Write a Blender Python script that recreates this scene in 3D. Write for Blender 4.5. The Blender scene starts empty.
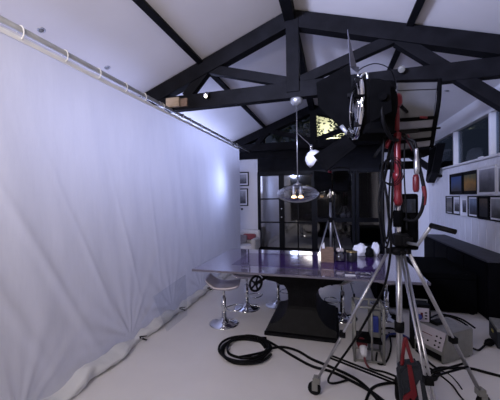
import bpy, bmesh, math, random
from mathutils import Vector, Matrix, noise
random.seed(7)
S = bpy.context.scene
COL = S.collection
R = math.radians

# ------------------------------------------------------------------ camera
cam_d = bpy.data.cameras.new('camera'); cam = bpy.data.objects.new('camera', cam_d); COL.objects.link(cam)
cam_d.sensor_width = 36.0; cam_d.lens = 292 / 500 * 36.0; cam_d.clip_start = 0.05; cam_d.clip_end = 200
yaw, pit, rol = R(15.9), R(-0.5), R(0.85)
fw = Vector((-math.sin(yaw) * math.cos(pit), math.cos(yaw) * math.cos(pit), math.sin(pit)))
rt = Vector((math.cos(yaw), math.sin(yaw), 0)); up = rt.cross(fw)
r2 = math.cos(rol) * rt - math.sin(rol) * up
u2 = math.sin(rol) * rt + math.cos(rol) * up
m = Matrix((r2, u2, -fw)).transposed().to_4x4(); m.translation = Vector((0, 0, 1.6))
cam.matrix_world = m
S.camera = cam

# ------------------------------------------------------------------ world, lights, exposure
w = bpy.data.worlds.new('night_sky'); S.world = w; w.use_nodes = True
bg = w.node_tree.nodes['Background']; bg.inputs[0].default_value = (0.16, 0.19, 0.30, 1); bg.inputs[1].default_value = 0.15
S.view_settings.view_transform = 'Standard'
try: S.view_settings.look = 'None'
except Exception: pass
S.view_settings.gamma = 1; S.view_settings.exposure = 0.0; S.view_settings.use_curve_mapping = False

def light(name, kind, loc, energy, color, size=1.0, size_y=None, aim=None, spot=None, blend=0.5):
    d = bpy.data.lights.new(name, kind); d.energy = energy; d.color = color
    if kind == 'AREA':
        d.shape = 'RECTANGLE'; d.size = size; d.size_y = size_y or size
    elif kind in ('POINT', 'SPOT'): d.shadow_soft_size = size
    if kind == 'SPOT': d.spot_size = R(spot); d.spot_blend = blend
    o = bpy.data.objects.new(name, d); COL.objects.link(o); o.location = loc
    if aim is not None:
        o.rotation_euler = (Vector(aim) - Vector(loc)).to_track_quat('-Z', 'Y').to_euler()
    return o
# added warm fill panel under the roof behind the camera, no window there
light('rear_fill_light', 'AREA', (-1.5, -1.4, 3.44), 104, (1.0, 0.92, 0.88), 1.9, 0.5, aim=(-2.2, 2.8, 0.7))
# lamp shining through the diffusion curtain from behind
light('diffusion_lamp_light', 'SPOT', (-2.75, 5.60, 1.93), 52, (0.46, 0.56, 1.0), 0.12, aim=(-2.2, 5.45, 1.9), spot=150, blend=1.0)
light('diffusion_lamp_glow', 'AREA', (-3.18, 4.4, 2.25), 54, (0.52, 0.58, 1.0), 6.0, 0.9, aim=(-2.2, 4.5, 2.1))
# extra area light added behind the curtain to brighten the roof
light('roof_spill_fill', 'AREA', (-2.95, 5.6, 2.5), 32, (0.50, 0.58, 1.0), 3.4, 0.25, aim=(-2.2, 5.6, 4.2))
# added unseen warm fill, aimed up to brighten the near ceiling
light('ceiling_fill_light', 'SPOT', (-0.22, -1.6, 1.95), 240, (1.0, 0.88, 0.80), 0.25, aim=(-1.9, 1.4, 3.5), spot=110, blend=1.0)
# added unseen blue fill, left of the camera, brightening the right hand wall
light('left_fill_light', 'SPOT', (-2.1, -0.5, 3.02), 1600, (0.55, 0.62, 1.0), 0.30, aim=(2.0, 6.4, 2.75), spot=58, blend=1.0)

# ------------------------------------------------------------------ materials
def mat(name, col, rough=0.5, metal=0.0, vary=0.06, scale=8.0, bump=0.0, bscale=40.0, spec=0.5, coat=0.0, trans=0.0, emit=None, estr=0.0, stretch=None):
    mt = bpy.data.materials.new(name); mt.use_nodes = True
    nt = mt.node_tree; b = nt.nodes['Principled BSDF']
    tc = nt.nodes.new('ShaderNodeTexCoord'); mp = nt.nodes.new('ShaderNodeMapping'); nt.links.new(tc.outputs['Object'], mp.inputs[0])
    if stretch: mp.inputs['Scale'].default_value = stretch
    n = nt.nodes.new('ShaderNodeTexNoise'); n.inputs['Scale'].default_value = scale; n.inputs['Detail'].default_value = 5
    nt.links.new(mp.outputs[0], n.inputs[0])
    cr = nt.nodes.new('ShaderNodeValToRGB')
    cr.color_ramp.elements[0].position = 0.3; cr.color_ramp.elements[1].position = 0.7
    cr.color_ramp.elements[0].color = (*[max(0, c * (1 - vary)) for c in col], 1)
    cr.color_ramp.elements[1].color = (*[min(1, c * (1 + vary)) for c in col], 1)
    nt.links.new(n.outputs[0], cr.inputs[0]); nt.links.new(cr.outputs[0], b.inputs['Base Color'])
    b.inputs['Roughness'].default_value = rough; b.inputs['Metallic'].default_value = metal
    b.inputs['Specular IOR Level'].default_value = spec
    b.inputs['Coat Weight'].default_value = coat; b.inputs['Transmission Weight'].default_value = trans
    if bump:
        n2 = nt.nodes.new('ShaderNodeTexNoise'); n2.inputs['Scale'].default_value = bscale; n2.inputs['Detail'].default_value = 6
        nt.links.new(mp.outputs[0], n2.inputs[0])
        bp = nt.nodes.new('ShaderNodeBump'); bp.inputs['Strength'].default_value = bump; bp.inputs['Distance'].default_value = 0.01
        nt.links.new(n2.outputs[0], bp.inputs['Height']); nt.links.new(bp.outputs[0], b.inputs['Normal'])
    if emit: b.inputs['Emission Color'].default_value = (*emit, 1); b.inputs['Emission Strength'].default_value = estr
    return mt

def glassy(name, tint, gfac, rough=0.02, fres=None):
    """thin pane: part mirror, part tinted see-through"""
    mt = bpy.data.materials.new(name); mt.use_nodes = True; nt = mt.node_tree
    nt.nodes.remove(nt.nodes['Principled BSDF']); out = nt.nodes['Material Output']
    t = nt.nodes.new('ShaderNodeBsdfTransparent'); t.inputs[0].default_value = (*tint, 1)
    g = nt.nodes.new('ShaderNodeBsdfGlossy'); g.inputs['Roughness'].default_value = rough
    mx = nt.nodes.new('ShaderNodeMixShader'); nt.links.new(t.outputs[0], mx.inputs[1]); nt.links.new(g.outputs[0], mx.inputs[2])
    if fres:
        lw = nt.nodes.new('ShaderNodeLayerWeight'); lw.inputs[0].default_value = fres
        ma = nt.nodes.new('ShaderNodeMath'); ma.operation = 'MAXIMUM'; ma.inputs[1].default_value = gfac
        nt.links.new(lw.outputs['Facing'], ma.inputs[0]); nt.links.new(ma.outputs[0], mx.inputs[0])
    else: mx.inputs[0].default_value = gfac
    nt.links.new(mx.outputs[0], out.inputs[0]); return mt

def cloth_mat(name, col, tfac, rough=0.7):
    mt = mat(name, col, rough, 0, 0.04, 3.0, bump=0.35, bscale=5.0, spec=0.25, stretch=(1, 3.2, 0.8)); nt = mt.node_tree
    b = nt.nodes['Principled BSDF']; out = nt.nodes['Material Output']
    tr = nt.nodes.new('ShaderNodeBsdfTranslucent'); tr.inputs[0].default_value = (*col, 1)
    mx = nt.nodes.new('ShaderNodeMixShader'); mx.inputs[0].default_value = tfac
    nt.links.new(b.outputs[0], mx.inputs[1]); nt.links.new(tr.outputs[0], mx.inputs[2]); nt.links.new(mx.outputs[0], out.inputs[0])
    return mt

M = dict(
    floor=mat('pale_epoxy_floor', (0.70, 0.675, 0.675), 0.30, 0, 0.05, 1.6, bump=0.04, bscale=6, spec=0.4),
    ceiling=mat('white_ceiling_plaster', (0.72, 0.70, 0.72), 0.75, 0, 0.04, 1.2, bump=0.06, bscale=10),
    wall=mat('white_wall_paint', (0.76, 0.76, 0.80), 0.7, 0, 0.03, 2, bump=0.05),
    backw=mat('dark_back_wall', (0.05, 0.05, 0.06), 0.7),  # unseen wall, coloured dark to keep bright reflections out of the doors
    plank=mat('white_painted_board', (0.76, 0.76, 0.82), 0.6, 0, 0.05, 5, bump=0.08, stretch=(6, 6, 0.6)),
    beam=mat('black_stained_timber', (0.006, 0.006, 0.008), 0.65, 0, 0.4, 6, bump=0.3, bscale=22, spec=0.10),
    frame=mat('black_door_frame', (0.006, 0.007, 0.011), 0.45, 0, 0.2, spec=0.12),
    paneg=glassy('dark_door_glass', (0.30, 0.34, 0.38), 0.20, 0.05),
    mirg=glassy('mirrored_door_glass', (0.25, 0.28, 0.32), 0.50, 0.08),
    wing=glassy('window_glass', (0.6, 0.65, 0.7), 0.06, 0.03),
    gable=glassy('gable_glass', (0.85, 0.88, 0.9), 0.04, 0.03),
    curtain=cloth_mat('white_diffusion_cloth', (0.68, 0.68, 0.72), 0.45),
    hem=cloth_mat('white_hem_cloth', (0.86, 0.86, 0.87), 0.35, 0.5),
    alu=mat('brushed_aluminium', (0.46, 0.46, 0.49), 0.28, 0.9, 0.08, 10, stretch=(1, 1, 8)),
    steel=mat('galvanised_pipe', (0.42, 0.43, 0.45), 0.4, 0.7, 0.15, 8),
    chrome=mat('chrome', (0.78, 0.79, 0.82), 0.08, 1.0, 0.02),
    black=mat('black_paint', (0.005, 0.005, 0.006), 0.55, 0, 0.2, spec=0.08),
    blackg=mat('black_gloss', (0.010, 0.010, 0.012), 0.3, 0, 0.2),
    matte=mat('black_matte_heatproof', (0.0025, 0.0025, 0.003), 0.85, 0, 0.3, spec=0.03),
    iron=mat('black_cast_iron', (0.007, 0.007, 0.009), 0.5, 0.1, 0.3, 12, bump=0.3, bscale=60, spec=0.10),
    rubber=mat('black_rubber', (0.004, 0.004, 0.005), 0.55, 0, 0.2, spec=0.12),
    red=mat('red_enamel', (0.14, 0.006, 0.012), 0.35, 0.1, 0.15),
    redp=mat('red_plastic', (0.12, 0.006, 0.012), 0.4, 0, 0.1),
    white=mat('white_plastic', (0.75, 0.75, 0.78), 0.4, 0, 0.03),
    paper=mat('white_paper', (0.80, 0.80, 0.85), 0.8, 0, 0.05, 12, bump=0.5, bscale=20),
    zip=mat('white_nylon', (0.85, 0.85, 0.85), 0.5, 0, 0.02),
    wood=mat('raw_pine', (0.42, 0.32, 0.22), 0.65, 0, 0.2, 6, bump=0.15, stretch=(1, 1, 8)),
    crate=mat('aged_crate_wood', (0.20, 0.13, 0.09), 0.7, 0, 0.35, 14, bump=0.3, stretch=(1, 1, 5)),
    brown=mat('brown_print', (0.08, 0.045, 0.035), 0.8),
    seat=mat('silver_lilac_seat', (0.46, 0.42, 0.48), 0.35, 0.4, 0.06),
    glass_edge=mat('table_glass_edge', (0.13, 0.12, 0.16), 0.15, 0.0, 0.03, coat=0.5),
    tborder=mat('smoked_glass_border', (0.15, 0.125, 0.21), 0.08, 0.0, 0.05, spec=1.0, coat=1.0),
    tcentre=mat('deep_purple_lacquer', (0.050, 0.020, 0.13), 0.08, 0.0, 0.08, spec=0.5, coat=0.2),
    cabinet=mat('black_cabinet_lacquer', (0.0025, 0.0025, 0.0035), 0.6, 0, 0.2, spec=0.05),
    cabtop=mat('charcoal_cabinet_top', (0.040, 0.040, 0.050), 0.6, 0, 0.2, 6, spec=0.2),
    grey=mat('grey_ballast_metal', (0.22, 0.22, 0.21), 0.55, 0.2, 0.1, 20, bump=0.1, bscale=90),
    gtop=mat('light_grey_lid', (0.30, 0.30, 0.31), 0.5, 0.2, 0.1, 20),
    bank=mat('grey_housing', (0.075, 0.075, 0.085), 0.6, 0.2, 0.12, 10, bump=0.1),
    banks=mat('pale_reflector', (0.15, 0.15, 0.19), 0.5, 0.3, 0.08, 10),
    lilac=mat('lilac_white_panel', (0.50, 0.46, 0.52), 0.5, 0, 0.05),
    blue=mat('blue_socket', (0.02, 0.035, 0.22), 0.4),
    bagc=mat('dark_slate_canvas', (0.009, 0.012, 0.020), 0.85, 0, 0.3, 12, bump=0.4, bscale=60),
    bulb=mat('lit_filament_bulb', (1, 0.7, 0.4), 0.4, emit=(1.0, 0.60, 0.26), estr=4.5),
    ember=mat('lit_downlight', (1, 0.9, 0.7), 0.4, emit=(1.0, 0.85, 0.6), estr=1.6),
    spotlit=mat('lit_spot_lamp', (1, 0.95, 0.85), 0.4, emit=(1.0, 0.93, 0.8), estr=6.0),
    clear=glassy('clear_blown_glass', (0.93, 0.94, 0.97), 0.05, 0.03, fres=0.36),
    lens=glassy('fresnel_lens', (0.35, 0.38, 0.42), 0.45, 0.12),
    acryl=glassy('clear_acrylic', (0.93, 0.94, 0.96), 0.06, 0.1),
    leaf=mat('dark_green_leaf', (0.035, 0.055, 0.02), 0.6, 0, 0.4),
    bark=mat('dark_bark', (0.05, 0.04, 0.03), 0.9, 0, 0.3),
    yellowwall=mat('cream_render', (0.72, 0.71, 0.52), 0.85, 0, 0.08, 1.5),
    olive=mat('olive_block_wall', (0.10, 0.11, 0.07), 0.85, 0, 0.2),
    ground=mat('dark_paving', (0.06, 0.06, 0.065), 0.8),
    tag=mat('yellow_tag', (0.45, 0.40, 0.08), 0.6),
    cream=mat('cream_wax', (0.55, 0.50, 0.48), 0.5),
    jar=glassy('jar_glass', (0.55, 0.55, 0.6), 0.12, 0.05),
    brass=mat('brass', (0.55, 0.42, 0.2), 0.3, 1.0),
    fabw=mat('white_boucle', (0.66, 0.64, 0.64), 0.9, 0, 0.06, 20, bump=0.4),
    fabr=mat('red_cushion_fabric', (0.22, 0.05, 0.06), 0.9, 0, 0.2, 20),
    fabg=mat('grey_cushion_fabric', (0.18, 0.16, 0.17), 0.9, 0, 0.2, 20),
)

# ------------------------------------------------------------------ mesh helpers
class MB:
    def __init__(s): s.bm = bmesh.new(); s.mats = []
    def _f(s, faces, mi, smooth=False):
        for f in faces: f.material_index = mi; f.smooth = smooth
    def box(s, c, size, rot=None, bevel=0.0, mi=0):
        g = bmesh.ops.create_cube(s.bm, size=1.0); vs = g['verts']
        mt = Matrix.Translation(Vector(c)) @ (rot.to_4x4() if rot is not None else Matrix.Identity(4)) @ Matrix.Diagonal((*size, 1))
        bmesh.ops.transform(s.bm, matrix=mt, verts=vs)
        if bevel:
            es = list({e for v in vs for e in v.link_edges})
            r = bmesh.ops.bevel(s.bm, geom=es, offset=bevel, segments=2, affect='EDGES', profile=0.6)
            fs = r['faces']
            s._f(fs, mi)
        s._f({f for v in vs if v.is_valid for f in v.link_faces}, mi); return s
    def cyl(s, p0, p1, r0, r1=None, seg=12, mi=0, cap=True):
        p0, p1 = Vector(p0), Vector(p1); d = p1 - p0; L = d.length
        if r1 is None: r1 = r0
        g = bmesh.ops.create_cone(s.bm, cap_ends=cap, segments=seg, radius1=r0, radius2=max(r1, 1e-4), depth=L)
        q = d.to_track_quat('Z', 'Y').to_matrix().to_4x4()
        bmesh.ops.transform(s.bm, matrix=Matrix.Translation((p0 + p1) / 2) @ q, verts=g['verts'])
        fs = {f for v in g['verts'] for f in v.link_faces}
        for f in fs: f.material_index = mi; f.smooth = len(f.verts) == 4
        return s
    def beam(s, p0, p1, wy, h):
        """rectangular timber from p0 to p1, wy thick across, h deep"""
        p0, p1 = Vector(p0), Vector(p1); d = (p1 - p0); L = d.length; x = d.normalized()
        y = Vector((0, 1, 0)) if abs(x.y) < 0.9 else Vector((1, 0, 0))
        z = x.cross(y).normalized(); y = z.cross(x)
        return s.box((p0 + p1) / 2, (L, wy, h), rot=Matrix((x, y, z)).transposed(), bevel=0.006)
    def tube(s, pts, r, seg=8, closed=False, sub=6, mi=0):
        P = [Vector(p) for p in pts]
        if sub > 1 and len(P) > 2:
            out = []; n = len(P)
            rng = n if closed else n - 1
            for i in range(rng):
                a = P[(i - 1) % n] if closed or i > 0 else P[0]; b = P[i]; c = P[(i + 1) % n]
                d = P[(i + 2) % n] if closed or i + 2 < n else P[-1]
                for k in range(sub):
                    t = k / sub
                    out.append(0.5 * ((2 * b) + (c - a) * t + (2 * a - 5 * b + 4 * c - d) * t * t + (3 * b - a - 3 * c + d) * t ** 3))
            if not closed: out.append(P[-1])
            P = out
        n = len(P); rings = []; nx = None
        for i in range(n):
            t = (P[(i + 1) % n] - P[(i - 1) % n]) if closed else (P[min(i + 1, n - 1)] - P[max(i - 1, 0)])
            t.normalize()
            if nx is None: nx = t.orthogonal().normalized()
            else: nx = (nx - t * nx.dot(t)); nx.normalize()
            ny = t.cross(nx)
            rings.append([s.bm.verts.new(P[i] + (nx * math.cos(2 * math.pi * k / seg) + ny * math.sin(2 * math.pi * k / seg)) * r) for k in range(seg)])
        for i in range(n if closed else n - 1):
            a, b = rings[i], rings[(i + 1) % n]
            for k in range(seg):
                f = s.bm.faces.new((a[k], a[(k + 1) % seg], b[(k + 1) % seg], b[k])); f.smooth = True; f.material_index = mi
        if not closed:
            for rg in (rings[0], rings[-1]):
                f = s.bm.faces.new(rg); f.material_index = mi
        return s
    def lathe(s, prof, c=(0, 0, 0), rot=None, seg=24, mi=0, scale=(1, 1, 1)):
        rings = []; c = Vector(c)
        for r, z in prof:
            if r < 1e-5: rings.append([None, Vector((0, 0, z))])
            else: rings.append([r, z])
        vr = []
        for a, z in rings:
            if a is None:
                p = Vector(z); vr.append([s.bm.verts.new(c + (rot @ p if rot else p))])
            else:
                l = []
                for k in range(seg):
                    p = Vector((a * math.cos(2 * math.pi * k / seg) * scale[0], a * math.sin(2 * math.pi * k / seg) * scale[1], z * scale[2]))
                    l.append(s.bm.verts.new(c + (rot @ p if rot else p)))
                vr.append(l)
        for a, b in zip(vr, vr[1:]):
            for k in range(seg):
                k2 = (k + 1) % seg
                if len(a) == 1 and len(b) == 1: continue
                if len(a) == 1: f = s.bm.faces.new((a[0], b[k], b[k2]))
                elif len(b) == 1: f = s.bm.faces.new((a[k], b[0], a[k2]))
                else: f = s.bm.faces.new((a[k], b[k], b[k2], a[k2]))
                f.smooth = True; f.material_index = mi
        return s
    def slab(s, pts, th, mi=0):
        """polygon plate of the given corner points, thickened along its normal"""
        P = [Vector(p) for p in pts]; n = (P[1] - P[0]).cross(P[2] - P[0]).normalized() * th / 2
        a = [s.bm.verts.new(p + n) for p in P]; b = [s.bm.verts.new(p - n) for p in P]
        fs = [s.bm.faces.new(a), s.bm.faces.new(b[::-1])]
        for i in range(len(P)):
            j = (i + 1) % len(P); fs.append(s.bm.faces.new((a[j], a[i], b[i], b[j])))
        s._f(fs, mi); return s
    def build(s, name, mats, parent=None, kind=None):
        bmesh.ops.recalc_face_normals(s.bm, faces=s.bm.faces)
        off = Vector((0, 0, 0)); p = parent
        while p is not None: off += p.location; p = p.parent
        if off.length: bmesh.ops.translate(s.bm, verts=s.bm.verts, vec=-off)
        me = bpy.data.meshes.new(name); s.bm.to_mesh(me); s.bm.free()
        for q in (mats if isinstance(mats, (list, tuple)) else [mats]): me.materials.append(q)
        o = bpy.data.objects.new(name, me); COL.objects.link(o)
        if parent is not None: o.parent = parent
        if kind: o['kind'] = kind
        return o

def thing(name, label, cat, loc=(0, 0, 0), group=None):
    o = bpy.data.objects.new(name, None); COL.objects.link(o); o.location = loc; o.empty_display_size = 0.1
    o['label'] = label; o['category'] = cat
    if group: o['group'] = group
    return o
def tag(o, label, cat, group=None):
    o['label'] = label; o['category'] = cat
    if group: o['group'] = group
    return o
def struct(mb, name, mt): return mb.build(name, mt, None, 'structure')
def copy_tree(o, parent=None):
    c = o.copy(); COL.objects.link(c); c.parent = parent
    for ch in list(o.children): copy_tree(ch, c)
    return c
def rotz(a): return Matrix.Rotation(a, 3, 'Z')
def rotx(a): return Matrix.Rotation(a, 3, 'X')
def roty(a): return Matrix.Rotation(a, 3, 'Y')

# ------------------------------------------------------------------ room shell
XL, XR, YB, YF = -3.28, 2.24, -3.0, 8.0
RX, RZ, SL, SR = -0.50, 3.98, 0.385, 0.31          # ridge and roof slopes
def roof(x): return RZ - (RX - x) * SL if x < RX else RZ - (x - RX) * SR
struct(MB().box(((XL + XR) / 2, (YB + YF) / 2, -0.05), (XR - XL + .4, YF - YB + .4, 0.1)), 'floor', M['floor'])
c = MB()
c.slab([(XL - .2, YB - .1, roof(XL - .2) + .03), (RX, YB - .1, RZ + .03), (RX, YF + .1, RZ + .03), (XL - .2, YF + .1, roof(XL - .2) + .03)], 0.06)
c.slab([(RX, YB - .1, RZ + .03), (XR + .2, YB - .1, roof(XR + .2) + .03), (XR + .2, YF + .1, roof(XR + .2) + .03), (RX, YF + .1, RZ + .03)], 0.06)
ceiling = struct(c, 'ceiling', M['ceiling'])
struct(MB().box((XL - .05, (YB + YF) / 2, 1.46), (0.1, YF - YB + .2, 2.92)), 'wall_left', M['wall'])
struct(MB().slab([(XL, YB - .05, 0), (XR, YB - .05, 0), (XR, YB - .05, roof(XR)), (RX, YB - .05, RZ), (XL, YB - .05, roof(XL))], 0.1), 'wall_back', M['backw'])
# right wall: solid below the sill and above the window heads
WS, WT = 2.13, 2.83
wr = MB()
wr.box((XR + .06, (YB + YF) / 2, WS / 2), (0.1, YF - YB + .2, WS))
wr.box((XR + .06, (YB + YF) / 2, (WT + 3.14) / 2), (0.1, YF - YB + .2, 3.14 - WT))
wr.box((XR + .06, (YF + 7.76) / 2, (WS + WT) / 2), (0.1, YF - 7.76 + .05, WT - WS))
wr.box((XR + .06, (YB - .5) / 2, (WS + WT) / 2), (0.1, -.5 - YB, WT - WS))
wall_right = struct(wr, 'wall_right', M['wall'])
pm = None                                            # tongue and groove boards of the right wall
y = 7.98; k = 0
while y > 2.6:
    if pm is None:
        o = MB().box((XR + .0, y - .125, 1.055), (0.020, 0.238, 2.11), bevel=0.003).build('plank', M['plank'], wall_right); pm = o; y0 = y
    else:
        o = pm.copy(); COL.objects.link(o); o.location = (0, y - y0, 0)
    y -= 0.25
# far wall: white piers beside the glazed doors, dark header, gable glass
DX0, DX1, DZ = -2.03, 1.22, 2.30
fwm = MB()
fwm.box(((XL + DX0) / 2, YF + .05, 1.34), (DX0 - XL, 0.1, 2.68))
fwm.box(((XR + DX1) / 2 + .05, YF + .05, 1.34), (XR - DX1 + .1, 0.1, 2.68))
struct(fwm, 'wall_far', M['wall'])
t = MB(); t.box(((DX0 + DX1) / 2, YF + .02, (DZ + 2.68) / 2), (DX1 - DX0, 0.14, 2.68 - DZ))
t.box(((XL + XR) / 2, YF + .02, 2.81), (XR - XL + .1, 0.16, 0.26))
struct(t, 'trim_1', M['beam'])                       # black timber header
sill = MB().box(((XL + XR) / 2 + 2.6, 4, 0), (0.01, 0.01, 0.01)); sill.bm.free()
# windows of the right wall
win = MB(); win.box((XR + .03, 3.63, WS + .015), (0.15, 8.26, 0.03)); win.box((XR + .03, 3.63, WT - .02), (0.13, 8.26, 0.05))
wf = struct(win, 'window_1', M['white'])
for y in (7.74, 6.43, 5.10, 3.77, 2.44, 1.11, -.22):
    MB().box((XR + .03, y, (WS + WT) / 2), (0.10, 0.065, WT - WS - .02), bevel=0.006).build('mullion', M['white'], wf)
for a, b in zip((7.74, 6.43, 5.10, 3.77, 2.44, 1.11), (6.43, 5.10, 3.77, 2.44, 1.11, -.22)):
    MB().box((XR + .05, (a + b) / 2, (WS + WT) / 2), (0.008, a - b - .06, WT - WS - .04)).build('pane', M['wing'], wf)
MB().box((XR + .0, 5.42, WS + .04), (0.03, 0.13, 0.035), bevel=.004).build('window_catch', M['white'], wf)

# gable glazing above the header
gz = MB()
for (x0, x1) in ((XL, RX), (RX, XR)):
    gz.beam((x0, YF + .03, roof(x0) - .10), (x1, YF + .03, roof(x1) - .10), 0.08, 0.16)
gz.box((RX, YF + .03, 3.4), (0.09, 0.08, 0.95))
for x in (-1.85, 0.85): gz.box((x, YF + .03, (2.94 + roof(x)) / 2), (0.06, 0.07, roof(x) - 2.94))
gw = struct(gz, 'window_2', M['frame'])
xs = [XL, -1.85, RX, 0.85, XR]
for a, b in zip(xs, xs[1:]):
    MB().slab([(a, YF + .05, 2.92), (b, YF + .05, 2.92), (b, YF + .05, roof(b) - .05), (a, YF + .05, roof(a) - .05)], 0.006).build('pane', M['gable'], gw)

# glazed doors: five leaves
dr = MB()
dr.box((DX0 + .02, YF, DZ / 2), (0.06, 0.12, DZ)); dr.box((DX1 - .02, YF, DZ / 2), (0.06, 0.12, DZ)); dr.box(((DX0 + DX1) / 2, YF, 0.03), (DX1 - DX0, 0.12, 0.06))
dr.box(((DX0 + DX1) / 2, YF, DZ - .03), (DX1 - DX0, 0.12, 0.06))
door = struct(dr, 'door_1', M['frame'])
leaf = [(-2.00, -1.40, (0.9, 1.55)), (-1.33, -0.52, (0.9, 1.55)), (-0.45, 0.50, (0.9, 1.02)), (0.60, 1.18, (0.9, 1.02))]
for i, (a, b, rails) in enumerate(leaf):
    f = MB()
    for x in (a, b): f.box((x, YF - .02, 1.16), (0.075, 0.06, 2.2))
    f.box(((a + b) / 2, YF - .02, 0.13), (b - a, 0.06, 0.16)); f.box(((a + b) / 2, YF - .02, 2.24), (b - a, 0.06, 0.09))
    if i < 2:
        for z in rails: f.box(((a + b) / 2, YF - .02, z), (b - a, 0.05, 0.035))
    else: f.box(((a + b) / 2, YF - .02, 0.98), (b - a, 0.05, 0.11))
    if i in (1, 2): f.box(((a + b) / 2, YF - .02, 1.16), (0.03, 0.05, 2.2))
    d = f.build('door_leaf', M['frame'], door)
    zs = [0.2] + list(rails if i < 2 else (0.98,)) + [2.2]
    for z0, z1 in zip(zs, zs[1:]):
        MB().box(((a + b) / 2, YF - .01, (z0 + z1) / 2), (b - a - .06, 0.01, z1 - z0 - .03)).build('pane', M['mirg' if i == 0 else 'paneg'], d)
for x, z in ((-1.36, 1.28), (-1.36, 1.05)):
    MB().cyl((x, YF - .05, z), (x, YF - .10, z), 0.022, 0.016, 12).build('door_knob', M['chrome'], door)

# ridge beam, purlins and trusses
struct(MB().box((RX + .0, 2.4, RZ - .085), (0.13, 10.9, 0.17), bevel=.006), 'trim_2', M['beam'])
def strip(x, n):
    s_ = -SL if x < RX else SR
    a = math.atan(SL) if x < RX else -math.atan(SR)
    struct(MB().box((x, 2.4, roof(x) - .028), (0.075, 10.9, 0.055), rot=roty(-a), bevel=.004), n, M['beam'])
strip(-1.74, 'trim_3'); strip(0.86, 'trim_4')
def truss(Y, label, wide=0.12, post=True):
    t = thing('roof_truss', label, 'truss', (RX, Y, 2.86))
    MB().beam((XL + .02, Y, 2.95), (XR - .02, Y, 2.95), wide, 0.20).build('tie_beam', M['beam'], t)
    MB().beam((XL + .04, Y, roof(XL + .04) - .125), (RX, Y, RZ - .125), wide + .02, 0.20).build('rafter', M['beam'], t)
    MB().beam((RX, Y, RZ - .125), (XR - .04, Y, roof(XR - .04) - .125), wide + .02, 0.20).build('rafter', M['beam'], t)
    MB().box((RX + .03, Y, 3.38), (0.16, wide + .04, 0.92), bevel=.006).build('king_post', M['beam'], t)
    MB().beam((-1.66, Y, 3.38), (-1.98, Y, 3.03), wide - .02, 0.13).build('strut', M['beam'], t)
    MB().beam((-1.60, Y, 3.37), (RX - .05, Y, 3.07), wide - .02, 0.12).build('strut', M['beam'], t)
    MB().beam((0.70, Y, 3.42), (RX + .12, Y, 3.06), wide - .02, 0.12).build('strut', M['beam'], t)
    MB().beam((0.74, Y, 3.40), (2.16, Y, 2.23), wide - .02, 0.13).build('strut', M['beam'], t)
    return t
truss(3.76, 'large black timber roof truss overhead in the foreground')
truss(7.72, 'smaller looking black timber roof truss in front of the glazed gable end')

# recessed ceiling downlights
def downlight(x, y, label):
    z = roof(x); a = -math.atan(SL) if x < RX else math.atan(SR)
    t = thing('recessed_downlight', label, 'light', (x, y, z), 'recessed ceiling downlights')
    rr = roty(a)
    MB().lathe([(0.022, -.002), (0.022, -.008), (0.034, -.007), (0.036, 0.0)], (x, y, z), rr, 20).build('trim_ring', M['alu'], t)
    MB().lathe([(0, -.006), (0.021, -.005), (0.021, 0.0)], (x, y, z), rr, 16).build('lamp_face', M['grey'], t)
downlight(-2.58, 2.09, 'small round ceiling downlight at upper left above the curtain rail')
downlight(-2.58, 2.91, 'small round ceiling downlight nearer the left end of the large truss')
downlight(1.78, 5.41, 'small round ceiling downlight on the right slope above the side windows')

# spot on the truss (left) and mount (right)
t = thing('beam_spotlight', 'small lit chrome spotlight on the left part of the truss tie beam', 'light', (-1.63, 3.68, 3.0))
MB().box((-1.63, 3.692, 3.0), (0.05, 0.012, 0.05), bevel=.003).build('bracket', M['black'], t)
MB().lathe([(0.012, .045), (0.03, .03), (0.035, 0), (0.034, -.03), (0.027, -.036), (0.0, -.02)], (-1.63, 3.645, 2.995), rotx(R(-50)), 16).build('housing', M['chrome'], t)
MB().lathe([(0, .012), (0.016, .008), (0.021, 0), (0.016, -.008), (0, -.012)], (-1.63, 3.62, 2.965), rotx(R(-50)), 12).build('bulb', M['spotlit'], t)
t = thing('beam_spotlight', 'small unlit dark chrome spotlight on the right part of the truss tie beam', 'light', (0.755, 3.66, 3.03))
MB().box((0.755, 3.692, 3.03), (0.05, 0.012, 0.05), bevel=.003).build('bracket', M['black'], t)
MB().lathe([(0.012, .045), (0.03, .03), (0.036, 0), (0.035, -.03), (0.027, -.036), (0.0, -.02)], (0.755, 3.645, 3.02), rotx(R(-50)), 16).build('housing', M['grey'], t)

# ------------------------------------------------------------------ curtain rail
PZ = 2.86
t = thing('curtain_rail', 'long grey metal pipe rail carrying the white curtain on the left', 'rail', (-2.2, 0.2, PZ))
MB().cyl((-2.2, 0.2, PZ), (-2.2, 7.72, PZ), 0.024, seg=16).build('pipe', M['steel'], t)
MB().cyl((-2.2, 3.40, PZ), (-2.2, 3.48, PZ), 0.031, seg=16).build('pipe_coupler', M['alu'], t)
b = MB()
for a in (math.pi * .0,):
    b.tube([(-2.2 + .03 * math.cos(k), 4.02, PZ + .03 * math.sin(k)) for k in [i * math.pi / 6 for i in range(12)]], 0.006, 6, True, 1)
b.build('rope_loop', M['zip'], t)
tag(MB().box((-2.15, 3.672, 2.95), (0.20, 0.055, 0.125), bevel=.005).build('wood_block', M['wood']), 'raw pine block screwed to the left end of the large truss above the rail', 'block')
tag(MB().box((-1.985, 3.685, 2.94), (0.10, 0.03, 0.11), bevel=.004).build('wood_block', M['crate']), 'small darker wooden block right beside the raw pine block', 'block')

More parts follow.
